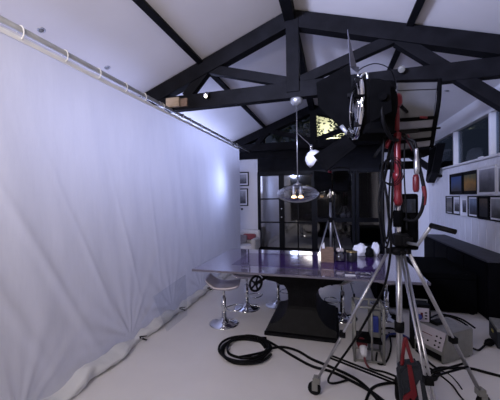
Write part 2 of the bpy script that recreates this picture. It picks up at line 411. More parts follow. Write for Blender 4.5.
# curtain: hung cloth with folds fanning from the clipped points at its foot
ties = [(1.55, 0.02, 0.9), (2.75, 0.10, 1.0), (3.62, 0.10, 0.8), (4.55, 0.08, 0.6), (5.9, 0.05, .4)]
hooks = [0.4, 0.8, 1.2, 1.62, 1.99, 2.36, 2.74, 3.08, 3.47, 3.86, 4.25, 4.64, 5.03, 5.42, 5.81, 6.2, 6.6]
def curt(y, z):
    x = -2.2
    x += 0.004 * math.sin(y * 9.0 + 2.2 * noise.noise((y * .8, z * .5, 0))) * (0.5 + z / 5)
    x += 0.022 * noise.noise((y * 0.9 + z * 0.55, z * 0.35, 3.0))
    x += 0.008 * noise.noise((y * 5.0 + z * 1.1, z * 0.8, 7.0))
    for ty, tz, amp in ties:
        dy, dz = y - ty, z - tz + 0.03; r_ = math.hypot(dy, dz); th = math.atan2(dy, max(dz, .01))
        e = math.exp(-r_ / 0.75) * min(1, r_ / .15)
        x += amp * 0.009 * e * (math.sin(th * 11 + ty * 3) + .6 * math.sin(th * 23 + 1))
    # long diagonal creases running down towards the near corner
    for c0, sl, wd, am in ((2.05, -0.55, .045, .045), (2.42, -0.45, .03, .022), (1.62, -0.5, .05, .04), (2.9, -0.30, .028, .020), (3.35, -.14, .03, .018), (4.6, .1, .025, .012)):
        dd = (y - (c0 + sl * (z - 0.6))); fade = max(0, 1 - abs(z - 0.9) / 1.3)
        x += 0.32 * am * fade * math.exp(-(dd / wd) ** 2)
    # drape out to the floor
    x += 0.04 * math.exp(-z / 0.10) * (1 + .5 * math.sin(y * 7))
    d = min(abs(y - h) for h in hooks)
    return x
bm = bmesh.new(); NY, NZ = 440, 110; Y0, Y1 = 0.35, 6.82; grid = []
for i in range(NY + 1):
    y = Y0 + (Y1 - Y0) * i / NY
    d = min(abs(y - h) for h in hooks); top = PZ - 0.035 - 0.020 * min(1, d / .2) ** 1.5
    row = []
    for j in range(NZ + 1):
        z = 0.03 + (top - 0.03) * (j / NZ)
        x = curt(y, z)
        if j > NZ - 12: x = x + (-2.2 - x) * (j - NZ + 12) / 12
        row.append(bm.verts.new((x, y, z)))
    grid.append(row)
for i in range(NY):
    for j in range(NZ):
        f = bm.faces.new((grid[i][j], grid[i + 1][j], grid[i + 1][j + 1], grid[i][j + 1])); f.smooth = True
curtain = thing('curtain', 'tall white translucent diffusion curtain hanging along the whole left side', 'curtain', (-2.2, 0.35, 0))
x_ = MB(); x_.bm.free(); x_.bm = bm; x_.build('cloth', M['curtain'], curtain)
# band along the top hem
b = MB()
b.box((-2.192, (Y0 + Y1) / 2, PZ - .075), (0.006, Y1 - Y0, 0.035)).build('top_hem', M['zip'], curtain)
# gathered hem lying on the floor
bm = bmesh.new(); rings = []; N = 330; K = 18
for i in range(N + 1):
    y = 0.35 + 6.4 * i / N
    pinch = 1.0
    for ty, _, _ in ties[1:4]: pinch = min(pinch, 0.52 + 0.48 * min(1, abs(y - ty) / 0.16))
    near = 0.6 * max(0, 1 - (y - 0.35) / 1.5)
    rx = (0.085 + .05 * noise.noise((y * 2.3, 0, 1)) + .16 * near) * pinch; rz = (0.045 + .03 * noise.noise((y * 3.1, 5, 1)) + .10 * near) * pinch
    cx = -2.13 + .03 * noise.noise((y * 1.3, 9, 0)) + .08 * near
    rg = []
    for k in range(K):
        a = 2 * math.pi * k / K
        q = 1 + .38 * noise.noise((math.cos(a) * 1.6, math.sin(a) * 1.6 + 4, y * 6)) + .16 * noise.noise((math.cos(a) * 4, math.sin(a) * 4, y * 16))
        rg.append(bm.verts.new((cx + rx * q * math.cos(a), y, max(0.002, rz + rz * q * math.sin(a)))))
    rings.append(rg)
for i in range(N):
    for k in range(K):
        f = bm.faces.new((rings[i][k], rings[i][(k + 1) % K], rings[i + 1][(k + 1) % K], rings[i + 1][k])); f.smooth = True
bm.faces.new(rings[0]); bm.faces.new(rings[-1])
x_ = MB(); x_.bm.free(); x_.bm = bm; x_.build('hem_roll', M['hem'], curtain)
rp = None
for h in hooks:
    if rp is None:
        rp = MB().tube([(-2.2 + .036 * math.cos(k * math.pi / 6), h, PZ - .022 + .052 * math.sin(k * math.pi / 6)) for k in range(12)], 0.005, 6, True, 1).build('zip_tie', M['zip'], curtain); h0 = h
    else:
        o = rp.copy(); COL.objects.link(o); o.location = (0, h - h0, 0)
for i, (yy, lb) in enumerate(((2.75, 'black spring clamp pinching the curtain hem nearest the camera'), (3.62, 'black spring clamp pinching the curtain hem beside the clear panel'), (4.55, 'black spring clamp on the curtain hem farthest back near the table end'))):
    t = thing('spring_clamp', lb, 'clamp', (-2.03, yy, 0))
    for s_ in (-1, 1): MB().beam((-2.075, yy, 0.075 + s_ * .006), (-1.99, yy + .01, 0.07 + s_ * .022), 0.022, 0.008).build('clamp_jaw', M['black'], t)
    MB().cyl((-2.04, yy - .014, 0.073), (-2.04, yy + .014, 0.073), 0.008, seg=10).build('clamp_spring', M['redp'] if i == 2 else M['steel'], t)

# clear panel leaning near the curtain foot
tag(MB().slab([(-2.03, 2.95, 0.46), (-1.92, 3.05, 0.02), (-1.92, 3.55, 0.02), (-2.03, 3.72, 0.52)], 0.008).build('clear_panel', M['acryl']),
    'clear acrylic panel leaning against the foot of the curtain beside the table', 'panel')

# ------------------------------------------------------------------ table
TX0, TX1, TY0, TY1, TZ = -1.58, 0.86, 3.06, 4.44, 0.78
table = thing('dining_table', 'long dark purple glass topped table on a black cast iron pedestal', 'table', (-.36, 3.75, 0))
MB().box((-.36, 3.75, TZ - .012), (TX1 - TX0, TY1 - TY0, 0.024), bevel=.004).build('glass_top', [M['tborder']], table)
MB().box((-.36, 3.75, TZ + .0008), (TX1 - TX0 - .75, TY1 - TY0 - .62, 0.0016)).build('purple_inlay', M['tcentre'], table)
e = MB()
e.box((-.36, TY0 - .002, TZ - .012), (TX1 - TX0, 0.006, 0.022)); e.box((-.36, TY1 + .002, TZ - .012), (TX1 - TX0, 0.006, 0.022))
e.box((TX0 - .002, 3.75, TZ - .012), (0.006, TY1 - TY0, 0.022)); e.box((TX1 + .002, 3.75, TZ - .012), (0.006, TY1 - TY0, 0.022))
e.build('polished_edge', M['glass_edge'], table)
# pedestal outline in x, z: flared foot, concave waist, wide arms
def arc(cx, cz, rx, rz, a0, a1, n=10): return [(cx + rx * math.cos(R(a0 + (a1 - a0) * i / n)), cz + rz * math.sin(R(a0 + (a1 - a0) * i / n))) for i in range(n + 1)]
half = [(0.39, 0.0), (0.39, 0.09)] + arc(0.40, 0.33, 0.235, 0.23, 262, 180, 10) + arc(0.38, 0.42, 0.215, 0.185, 176, 92, 9) + [(0.44, 0.62), (0.52, 0.70), (0.52, TZ - .03)]
PCX = -.37
out = [(PCX + x, z) for x, z in half] + [(PCX - x, z) for x, z in half[::-1]]
p = MB(); n = len(out)
def ydep(z): return 0.36 if z > .55 else (0.28 + .17 * max(0, (.28 - z) / .28))
va = [p.bm.verts.new((x, 3.76 - ydep(z), z)) for x, z in out]; vb = [p.bm.verts.new((x, 3.76 + ydep(z), z)) for x, z in out]
# faces as strips between mirrored points
for i in range(n // 2 - 1):
    j = n - 1 - i
    p.bm.faces.new((va[i], va[i + 1], va[j - 1], va[j])); p.bm.faces.new((vb[i], vb[i + 1], vb[j - 1], vb[j]))
for i in range(n):
    j = (i + 1) % n; p.bm.faces.new((va[i], va[j], vb[j], vb[i]))
p.build('pedestal', M['iron'], table)
fp = MB().box((-.37, 3.76, 0.018), (0.84, 0.96, 0.035), bevel=.012)
fp.build('foot_plate', M['iron'], table)
for sx in (-1, 1):
    for sy in (-1, 1):
        MB().lathe([(0, .05), (0.014, .048), (0.02, .036)], (-.37 + sx * .40, 3.76 + sy * .465, 0), None, 10).build('bolt', M['iron'], table)
MB().box((-.36, 3.76, TZ - .06), (1.75, 0.16, 0.07), bevel=.006).build('support_rail', M['iron'], table)
for s_ in (-1, 1): MB().box((-.36 + s_ * .58, 3.76, TZ - .045), (0.10, 1.1, 0.04), bevel=.006).build('cross_rail', M['iron'], table)
# crank wheel at the left of the pedestal
wc = Vector((-.87, 3.25, 0.605)); wr_ = rotz(R(-38)) @ roty(R(90))
wheel = MB().tube([wc + wr_ @ Vector((.085 * math.cos(a), .085 * math.sin(a), 0)) for a in [i * math.pi / 10 for i in range(20)]], 0.014, 8, True, 1)
for k in range(5):
    a = 2 * math.pi * k / 5 + .3; wheel.cyl(wc, wc + wr_ @ Vector((.085 * math.cos(a), .085 * math.sin(a), 0)), 0.011, seg=8)
wheel.lathe([(0, -.022), (0.024, -.018), (0.024, .018), (0, .022)], wc, wr_, 14)
wh = wheel.build('crank_wheel', M['iron'], table)
MB().cyl(wc, (-.70, 3.50, 0.68), 0.016, seg=10).build('crank_shaft', M['iron'], table)

# ------------------------------------------------------------------ bar stools
def make_stool():
    t = thing('bar_stool', 'x', 'stool', (0, 0, 0), 'bar stools around the table')
    MB().lathe([(0, 0), (0.19, 0), (0.195, .006), (0.17, .016), (0.09, .030), (0.045, .05), (0.034, .075), (0, .078)], seg=32).build('base', M['chrome'], t)
    MB().cyl((0, 0, .07), (0, 0, .34), 0.030, seg=18).build('column', M['chrome'], t)
    MB().cyl((0, 0, .33), (0, 0, .48), 0.019, seg=16).build('piston', M['chrome'], t)
    MB().tube([(.03, 0, .20), (.10, .09, .20), (.19, .10, .205), (.235, 0, .21), (.19, -.10, .205), (.10, -.09, .20)], 0.009, 8, True).build('footrest', M['chrome'], t)
    MB().tube([(0, 0, .48), (-.06, -.05, .475), (-.14, -.10, .44)], 0.006, 6).build('lever', M['chrome'], t)
    # saddle seat shell
    bm = bmesh.new(); a, b = 22, 14; top = []; bot = []
    for i in range(a + 1):
        u = -1 + 2 * i / a; rt_, rb_ = [], []
        for j in range(b + 1):
            v = -1 + 2 * j / b
            wy = 0.185 * (1 - .10 * abs(u) ** 3); x = 0.215 * u * (1 - .05 * v * v)
            z = 0.510 + abs(u) ** 2.6 * (.105 if u < 0 else .03) - .012 * (1 - v * v) - 0.02 * max(0, abs(v) - .7)
            rt_.append(bm.verts.new((x, wy * v, z))); rb_.append(bm.verts.new((x * .97, wy * v * .96, z - .028)))
        top.append(rt_); bot.append(rb_)
    for i in range(a):
        for j in range(b):
            bm.faces.new((top[i][j], top[i + 1][j], top[i + 1][j + 1], top[i][j + 1])); bm.faces.new((bot[i][j], bot[i][j + 1], bot[i + 1][j + 1], bot[i + 1][j]))
    for i in range(a):
        bm.faces.new((top[i][0], bot[i][0], bot[i + 1][0], top[i + 1][0])); bm.faces.new((top[i][b], top[i + 1][b], bot[i + 1][b], bot[i][b]))
    for j in range(b):
        bm.faces.new((top[0][j], top[0][j + 1], bot[0][j + 1], bot[0][j])); bm.faces.new((top[a][j], bot[a][j], bot[a][j + 1], top[a][j + 1]))
    for f in bm.faces: f.smooth = True
    q = MB(); q.bm.free(); q.bm = bm; q.build('seat', M['seat'], t)
    return t
st = make_stool()
spots = [(-1.355, 3.47, 12, 'bar stool in front at the table left end, its curved silver seat in view'),
         (-1.22, 4.035, -10, 'second bar stool under the left end of the table, seat hidden by the top'),
         (-.80, 4.257, 20, 'bar stool behind the crank wheel, left of the iron pedestal'),
         (0.10, 4.012, 160, 'bar stool just right of the iron pedestal under the table'),
         (0.66, 4.171, 200, 'bar stool under the right end of the table behind the chrome tripod')]
for i, (x, y, a, lb) in enumerate(spots):
    o = st if i == 0 else copy_tree(st)
    o.location = (x, y, 0); o.rotation_euler.z = R(a); o['label'] = lb

# ------------------------------------------------------------------ pendant lamp
cx, cy = -.435, 3.76
t = thing('pendant_lamp', 'clear glass flying saucer pendant lamp glowing warm over the table', 'lamp', (cx, cy, 1.66))
MB().lathe([(0, 2.85), (0.075, 2.85), (0.078, 2.83), (0.074, 2.80), (0.055, 2.775), (0.03, 2.762), (0, 2.758)], (cx, cy, 0), None, 24).build('ceiling_cup', M['steel'], t)
MB().cyl((cx, cy, 1.78), (cx, cy, 2.78), 0.0055, seg=8).build('cord', M['alu'], t)
MB().lathe([(0, 1.79), (0.012, 1.79), (0.018, 1.775), (0.05, 1.762), (0.053, 1.755), (0, 1.752)], (cx, cy, 0), None, 20).build('cap', M['alu'], t)
prof = [(.267 * math.cos(a), 1.638 + .120 * math.sin(a)) for a in [R(79 - 168 * k / 22) for k in range(23)]] + [(0, 1.518)]
MB().lathe(prof, (cx, cy, 0), None, 48).build('glass_shade', M['clear'], t)
for dx, dy in ((-.048, -.01), (.035, .02)):
    s_ = MB().lathe([(0, 1.75), (0.012, 1.75), (0.018, 1.735), (0.018, 1.70), (0.020, 1.665), (0.021, 1.615), (0.0, 1.61)], (cx + dx, cy + dy, 0), None, 14).build('lamp_holder', M['steel'], t)
    MB().lathe([(0, 1.615), (0.020, 1.612), (0.034, 1.600), (0.034, 1.590), (0.015, 1.582), (0, 1.580)], (cx + dx, cy + dy, 0), None, 14).build('bulb', M['bulb'], s_)
#light('pendant_light', 'POINT', (cx, cy - .01, 1.60), 0.6, (1.0, 0.65, 0.35), 0.05)

# ------------------------------------------------------------------ main lighting stand (wind up, red mast)
SX, SY = 0.456, 2.35
stand = thing('lighting_stand', 'big chrome legged wind up lighting stand with red mast in the foreground', 'stand', (SX, SY, 0))
feet = [(-.144, 2.392), (1.04, 2.55), (.55, 1.67)]
MB().cyl((SX, SY, 0.10), (SX, SY, 1.20), 0.021, seg=18).build('lower_mast', M['alu'], stand)
b = MB()
b.lathe([(0, 1.165), (0.038, 1.165), (0.058, 1.18), (0.06, 1.20), (0.05, 1.215), (0.035, 1.22), (0, 1.22)], (SX, SY, 0), None, 18)
for fx, fy in feet:
    d = Vector((fx - SX, fy - SY, 0)).normalized(); b.box((SX + d.x * .06, SY + d.y * .06, 1.19), (0.05, 0.045, 0.04), rot=rotz(math.atan2(d.y, d.x)), bevel=.006)
b.build('leg_crown', M['black'], stand)
for i, (fx, fy) in enumerate(feet):
    d = Vector((fx - SX, fy - SY, 0)).normalized(); n_ = Vector((-d.y, d.x, 0))
    top = Vector((SX, SY, 1.19)) + d * .07; bot = Vector((fx, fy, 0.115)); mid = top.lerp(bot, .62)
    lg = MB().cyl(top + n_ * .011, bot + n_ * .013, 0.0092, seg=12).cyl(top - n_ * .011, bot - n_ * .013, 0.0092, seg=12).build('leg', M['alu'], stand)
    MB().box(mid, (0.045, 0.05, 0.045), rot=rotz(math.atan2(d.y, d.x)), bevel=.006).build('leg_collar', M['black'], lg)
    wm = MB().box(bot + Vector((0, 0, .01)), (0.055, 0.055, 0.05), rot=rotz(math.atan2(d.y, d.x)), bevel=.008)
    for s_ in (-1, 1): wm.box(bot + n_ * .023 * s_ + d * .015 + Vector((0, 0, -.035)), (0.045, 0.006, 0.075), rot=rotz(math.atan2(d.y, d.x)), bevel=.002)
    wm.build('caster_fork', M['grey'], lg)
    MB().lathe([(0, -.016), (0.042, -.016), (0.052, -.009), (0.052, .009), (0.042, .016), (0, .016)], bot + d * .02 + Vector((0, 0, -.063)), rotz(math.atan2(n_.y, n_.x)) @ roty(R(90)), 20).build('caster_wheel', M['rubber'], lg)
    # brace from the mast foot
    s0 = Vector((SX, SY, 0.22)) + d * .03; s1 = top.lerp(bot, .80)
    MB().cyl(s0 + n_ * .02, s1 + n_ * .02, 0.008, seg=8).cyl(s0 - n_ * .02, s1 - n_ * .02, 0.008, seg=8).build('brace', M['black'], stand)
MB().lathe([(0, .10), (0.032, .10), (0.036, .13), (0.036, .24), (0.03, .26), (0, .26)], (SX, SY, 0), None, 16).build('brace_collar', M['black'], stand)
MB().lathe([(0, .60), (0.032, .60), (0.034, .63), (0.034, .67), (0, .68)], (SX, SY, 0), None, 16).build('mast_collar', M['black'], stand)
# upper assembly
MB().cyl((SX, SY, 1.20), (SX, SY, 1.56), 0.019, seg=14).build('inner_tube', M['chrome'], stand)
b = MB().box((SX + .015, SY, 1.275), (0.10, 0.09, 0.09), bevel=.012).box((SX + .05, SY, 1.27), (0.07, 0.12, 0.06), bevel=.01)
b.build('gear_box', M['black'], stand)
MB().lathe([(0, 1.37), (0.034, 1.37), (0.036, 1.40), (0.036, 1.47), (0.03, 1.49), (0, 1.49)], (SX, SY, 0), None, 16).build('mast_clamp', M['matte'], stand)
MB().lathe([(0, 1.53), (0.024, 1.53), (0.031, 1.56), (0.027, 1.60), (0.027, 1.72), (0.034, 1.73), (0.034, 1.76), (0.024, 1.77), (0.021, 2.0), (0.026, 2.02), (0.026, 2.05), (0.018, 2.06), (0, 2.06)], (SX, SY, 0), None, 18).build('red_mast', M['red'], stand)
MB().cyl((SX, SY, 2.05), (SX, SY, 2.28), 0.017, seg=14).build('red_mast', M['red'], stand)
MB().lathe([(0, 2.24), (0.024, 2.245), (0.036, 2.27), (0.036, 2.31), (0.026, 2.335), (0, 2.34)], (SX, SY, 0), None, 18).build('top_socket', M['red'], stand)
# winding handle
hb = MB().tube([(SX + .05, SY - .05, 1.26), (.521, 2.10, 1.28), (.575, 2.02, 1.41)], 0.011, 8, sub=1).build('crank_arm', M['steel'], stand)
MB().cyl((.572, 2.02, 1.412), (.665, 1.91, 1.387), 0.017, 0.015, seg=12).build('crank_grip', M['rubber'], hb)
# cross yoke and side brackets
b = MB()
b.box((SX - .03, SY, 2.06), (0.34, 0.03, 0.022), bevel=.004)
b.box((SX - .10, SY + .02, 1.97), (0.02, 0.03, 0.20), rot=roty(R(35)))
b.box((SX + .10, SY + .02, 1.96), (0.02, 0.03, 0.22), rot=roty(R(-35)))
b.build('yoke_bracket', M['black'], stand)
b = MB().cyl((SX - .085, SY - .02, 1.95), (SX - .045, SY - .02, 2.02), 0.020, 0.013, seg=12); b.build('wing_knob', M['redp'], stand)
b = MB().cyl((SX + .055, SY - .02, 2.03), (SX + .10, SY - .02, 1.92), 0.016, 0.012, seg=12); b.build('wing_knob', M['redp'], stand)

# fresnel head
hc = Vector((0.183, 2.28, 2.236)); ax = Vector((-1, -.12, 0.03)).normalized()
rh = ax.to_track_quat('Z', 'Y').to_matrix()
head = thing('fresnel_lamp_head', 'large black film lamp head with open barn doors facing the curtain', 'film light', (0.183, 2.28, 2.236))
MB().lathe([(0, -.235), (0.12, -.235), (0.175, -.20), (0.200, -.12), (0.205, -.03), (0.205, 0.0), (0.19, 0.0), (0.18, -.02)], hc, rh, 36).build('housing', M['matte'], head)
b = MB().box(hc - ax * .115 + Vector((0, 0, -.03)), (0.30, 0.37, 0.21), rot=rh, bevel=.04)
b.build('housing_box', M['matte'], head)
b = MB()
b.lathe([(0.200, .0), (0.222, .004), (0.226, .016), (0.222, .028), (0.203, .030), (0.198, .016)], hc, rh, 48)
b.lathe([(0.165, .020), (0.178, .026), (0.182, .034), (0.172, .036), (0.165, .028)], hc, rh, 48)
b.build('lens_ring', M['chrome'], head)
b = MB(); pr = []
for i in range(14):
    r_ = .178 * (1 - i / 14); pr += [(r_, .010 + .008 * (i % 2)), (max(0, r_ - .008), .018 + .003 * i * .4)]
b.lathe(pr + [(0, .028)], hc, rh, 48).build('fresnel_lens', M['lens'], head)
for k in range(4):
    a = R(45 + 90 * k); q = hc + rh @ Vector((.212 * math.cos(a), .212 * math.sin(a), .03)); MB().box(q, (0.03, 0.03, 0.045), rot=rh, bevel=.004).build('ear_bracket', M['black'], head)
MB().box(hc + Vector((0.0, -.215, .02)) + ax * .012, (0.055, 0.012, 0.06), rot=rh).build('ring_strap', M['matte'], head)
# barn door leaves (top edge on, far side leaf, lower leaf, near leaf folded back)
MB().slab([(0.108, 2.10, 2.73), (0.122, 2.10, 2.475), (0.178, 2.12, 2.475), (0.190, 2.30, 2.50), (0.112, 2.18, 2.735)], 0.006).build('barn_door', M['banks'], head)
MB().slab([(0.141, 2.45, 2.643), (-.123, 2.47, 2.534), (-.110, 2.47, 2.345), (0.060, 2.45, 2.150), (0.165, 2.45, 2.150)], 0.006).build('barn_door', M['matte'], head)
MB().slab([(0.102, 2.42, 2.075), (-.150, 2.42, 1.93), (-.045, 2.12, 1.775), (0.155, 2.08, 1.93)], 0.006).build('barn_door', M['matte'], head)
MB().slab([(0.24, 2.055, 2.36), (0.36, 2.065, 2.33), (0.37, 2.065, 2.14), (0.24, 2.055, 2.08)], 0.006).build('barn_door', M['matte'], head)
b = MB().cyl((.125, 2.44, 2.13), (.175, 2.30, 2.06), .006, seg=8).cyl((.07, 2.45, 2.16), (.115, 2.43, 2.09), 0.016, seg=10); b.build('barn_door_hinge', M['steel'], head)
b = MB().tube([hc + Vector((.01, -.02, .20)), hc + Vector((.0, -.03, .235)), hc + Vector((-.01, -.02, .29))], .008, 8); b.build('safety_hook', M['chrome'], head)
b = MB().tube([hc + Vector((0.02, -.06, .215)), hc + Vector((.05, -.06, .235)), hc + Vector((.06, -.06, .19)), hc + Vector((.045, -.06, .13)), hc + Vector((.03, -.05, .10))], .009, 8); b.build('latch', M['steel'], head)
# yoke
b = MB().tube([hc + Vector((.13, -.20, 0)), hc + Vector((.135, -.21, -.15)), hc + Vector((.20, -.10, -.245)), (SX, SY, 2.0), hc + Vector((.22, .16, -.245)), hc + Vector((.135, .21, -.15)), hc + Vector((.13, .20, 0))], .013, 8, sub=3)
b.build('yoke', M['black'], head)
b = MB().cyl(hc + Vector((.13, -.20, 0)), hc + Vector((.13, -.245, 0)), .03, .026, seg=12); b.build('tilt_knob', M['matte'], head)
tag(MB().tube([(0.175, 2.27, 2.50), (0.23, 2.30, 2.545), (0.31, 2.34, 2.575), (0.39, 2.38, 2.56), (0.44, 2.42, 2.52), (.50, 2.60, 2.47)], .0035, 6).build('lamp_cable', M['rubber']),
    'thin black cable arching over the top of the large lamp head', 'cable')

# light bank behind the mast
bank = thing('light_bank', 'grey ribbed square lamp housing with black edges behind the red mast', 'film light', (0.66, 2.72, 2.25))
def q4(u, v, dy=0.0):   # u across 0..1, v up 0..1 on the tapered face
    xl = 0.52 + .0 * v; xr = 0.765 + .062 * v
    return Vector((xl + (xr - xl) * u, 2.70 + dy, 1.975 + (.565) * v - .03 * u * v + .02 * u * (1 - v)))
b = MB()
vs = [q4(0, 0, .0), q4(1, 0, .0), q4(1, 1, .0), q4(0, 1, .0), q4(.1, .1, .16), q4(.9, .1, .16), q4(.9, .9, .16), q4(.1, .9, .16)]
vv = [b.bm.verts.new(v) for v in vs]
for f in ((0, 1, 2, 3), (4, 5, 6, 7), (0, 1, 5, 4), (1, 2, 6, 5), (2, 3, 7, 6), (3, 0, 4, 7)): b.bm.faces.new([vv[i] for i in f])
b.build('housing', M['bank'], bank)
def fin(v0, v1, mt, nm, dy=-.012, u0=.02, u1=.97, th=.012):
    MB().slab([q4(u0, v0, dy), q4(u1, v0, dy), q4(u1, v1, dy), q4(u0, v1, dy)], th).build(nm, mt, bank)
fin(.885, .985, M['bank'], 'housing_panel'); fin(.47, .87, M['bank'], 'housing_panel'); fin(.30, .41, M['banks'], 'housing_panel'); fin(.145, .235, M['bank'], 'housing_panel'); fin(.01, .09, M['banks'], 'housing_panel')
for v in (.44, .265, .115): fin(v - .022, v + .022, M['matte'], 'cross_bar', -.024, -.12, 1.04)
MB().tube([q4(1.02, 1.04, -.01), q4(1.06, .7, -.015), q4(1.04, .3, -.015), q4(1.03, -.02, -.01)], .017, 8).build('edge_frame', M['matte'], bank)
MB().tube([q4(0, 1.02, -.01), q4(.5, 1.025, -.01), q4(1.02, 1.03, -.01)], .010, 8).build('edge_frame', M['matte'], bank)
MB().cyl(q4(1.05, .27, -.02), q4(1.2, .27, -.02), .008, seg=8).build('tension_knob', M['black'], bank)
MB().cyl((SX + .0, SY + .02, 2.29), (0.60, 2.70, 2.29), .014, seg=10).build('mounting_arm', M['black'], bank)
MB().cyl(q4(.6, .455, -.036), q4(.8, .44, -.036), .010, seg=8).build('red_strap', M['redp'], bank)
MB().box(q4(.55, -.08, .03), (.20, .14, .05), bevel=.01).build('under_tray', M['matte'], bank)
MB().box(q4(.1, -.22, .05), (.30, .10, .06), bevel=.01).build('under_tray', M['matte'], bank)

# cables and connectors hanging on the mast
ca = thing('hanging_cable_loop', 'black cable loop with red and chrome connectors hanging right of the mast', 'cable', (.55, 2.28, 1.55))
MB().tube([(.50, 2.30, 2.02), (.535, 2.28, 1.95), (.56, 2.27, 1.86), (.585, 2.26, 1.74), (.60, 2.25, 1.62), (.585, 2.25, 1.50), (.55, 2.26, 1.43), (.52, 2.28, 1.42), (.49, 2.31, 1.43)], .012, 8).build('cable', M['rubber'], ca)
MB().tube([(.596, 2.25, 1.66), (.603, 2.25, 1.60), (.596, 2.25, 1.53)], .0145, 8).build('red_sleeve', M['redp'], ca)
MB().lathe([(0, .09), (0.010, .09), (0.014, .08), (0.014, .02), (0.018, .015), (0.018, -.07), (0.012, -.09), (0, -.09)], (.555, 2.25, 1.83), None, 14).build('chrome_connector', M['alu'], ca)
MB().lathe([(0, .06), (0.015, .06), (0.021, .04), (0.021, -.04), (0.014, -.06), (0, -.06)], (.55, 2.25, 1.68), None, 14).build('red_connector', M['redp'], ca)
MB().tube([(.555, 2.25, 1.92), (.545, 2.26, 1.97), (.50, 2.28, 2.0)], .009, 8).build('cable', M['rubber'], ca)
ca = thing('coiled_safety_cable', 'small coil of black cable hanging left of the red mast', 'cable', (.40, 2.30, 1.78))
for k in range(3):
    MB().tube([(.395 + k * .006 + (.062 + .006 * k) * math.cos(a), 2.29 - .012 * k, 1.77 + (.085 + .008 * k) * math.sin(a)) for a in [i * math.pi / 8 for i in range(16)]], .0035, 6, True, 2).build('cable_loop', M['rubber'], ca)
MB().tube([(.395, 2.29, 1.86), (.42, 2.31, 1.95), (.44, 2.33, 2.03)], .005, 6).build('hanging_cord', M['rubber'], ca)
for i, (pts, lb) in enumerate((
    ([(.36, 2.30, 2.02), (.345, 2.29, 1.80), (.37, 2.29, 1.6), (.385, 2.30, 1.45), (.40, 2.31, 1.25), (.36, 2.33, .95), (.26, 2.35, .72), (.14, 2.37, .48), (.03, 2.41, .28), (-.055, 2.46, .10), (-.02, 2.55, .016), (.10, 2.63, .014)], 'black power cable running down beside the left chrome leg to the floor'),
    ([(.50, 2.33, 1.98), (.49, 2.31, 1.75), (.50, 2.31, 1.5), (.50, 2.30, 1.35)], 'thin black cable dangling between the red mast and the connector loop'))):
    tag(MB().tube(pts, .009 if i == 0 else .005, 8).build('power_cable', M['rubber']), lb, 'cable')

hk = thing('hanging_cable_bundle', 'bundle of black cable loops hanging left of the mast above the leg crown', 'cable', (.37, 2.36, 1.5))
for k in range(3):
    w_ = .022 + .012 * k; x0_ = .375 + .008 * (k % 2)
    MB().tube([(SX - .03, SY + .03, 2.0 - .02 * k), (x0_ + w_ * .4, 2.35, 1.85), (x0_ - w_, 2.35 + .01 * k, 1.58), (x0_ - w_ * .6, 2.35, 1.34 - .03 * k), (x0_, 2.34, 1.28 - .03 * k), (x0_ + w_ * .7, 2.34, 1.38), (x0_ + w_, 2.35, 1.62), (SX - .025, SY + .02, 1.96)], .007, 7).build('cable_loop', M['rubber'], hk)
# equipment pack hanging behind the mast
pk = thing('equipment_pouch', 'black equipment pouch strapped to the stand under the red mast', 'pouch', (.53, 2.42, 1.38))
MB().box((.53, 2.45, 1.40), (.15, .10, .42), bevel=.02).build('pouch_body', M['matte'], pk)
MB().box((.525, 2.387, 1.52), (.11, .012, .10), bevel=.005).build('pouch_flap', M['bagc'], pk)

# sandbag at the foot
sb = thing('sandbag', 'dark slate bag with red webbing leaning on the mast of the big stand', 'bag', (.50, 2.16, 0))
b = MB(); yb = 2.16
P_ = [(.40, .43), (.43, .475), (.535, .50), (.575, .42), (.635, .0), (.44, .0)]
b.slab([(x, yb, z) for x, z in P_], .10)
bmesh.ops.bevel(b.bm, geom=b.bm.edges[:], offset=.018, segments=2, affect='EDGES')
b.build('bag_body', M['bagc'], sb)
MB().slab([(.452, yb - .054, .49), (.478, yb - .054, .49), (.51, yb - .054, .30), (.49, yb - .054, .26), (.44, yb - .054, .25), (.42, yb - .054, .22), (.428, yb - .054, .28), (.472, yb - .054, .32)], .004).build('red_webbing', M['red'], sb)
MB().slab([(.505, yb - .054, .36), (.525, yb - .054, .40), (.555, yb - .054, .16), (.545, yb - .054, .13)], .004).build('grey_patch', M['alu'], sb)
b = MB().tube([(.43, yb - .01, .46), (.445, yb + .01, .56), (.46, yb + .02, .63), (.475, yb + .01, .56), (.50, yb - .01, .47)], .012, 8); b.build('strap_handle', M['red'], sb)

# ------------------------------------------------------------------ floor electrics
def cbl(pts, r, lb, z=None, name='floor_cable', grp=None, mt='rubber', closed=False):
    pp = [(p[0], p[1], (p[2] if len(p) > 2 else r)) for p in pts]
    return tag(MB().tube(pp, r, 8, closed).build(name, M[mt]), lb, 'cable', grp)
coil = thing('cable_coil', 'coil of thick black cable lying on the floor before the table', 'cable', (-.92, 2.9, 0))
random.seed(3)
pts = []
for k in range(5):
    cxk, cyk = -.905 + random.uniform(-.03, .05), 2.895 + random.uniform(-.03, .03); r_ = .235 + random.uniform(-.045, .035)
    for i in range(12):
        a = 2 * math.pi * i / 12 + .4; rr = r_ + random.uniform(-.012, .012)
        pts.append((cxk + rr * math.cos(a), cyk + rr * 1.02 * math.sin(a), .014 + .012 * (k % 3) + (.004 if i % 2 else 0)))
MB().tube(pts, .0125, 8, sub=4).build('cable_windings', M['rubber'], coil)
MB().tube([(-.86, 3.12, .04), (-.80, 3.15, .02), (-0.709, 3.13, .014), (-0.555, 3.015, .014), (-0.382, 2.881, .014), (-0.209, 2.766, .014), (-0.046, 2.727, .014), (0.121, 2.635, .014), (0.283, 2.517, .014), (0.40, 2.40, .014), (.56, 2.46, .014)], .0125, 8).build('cable_tail', M['rubber'], coil)
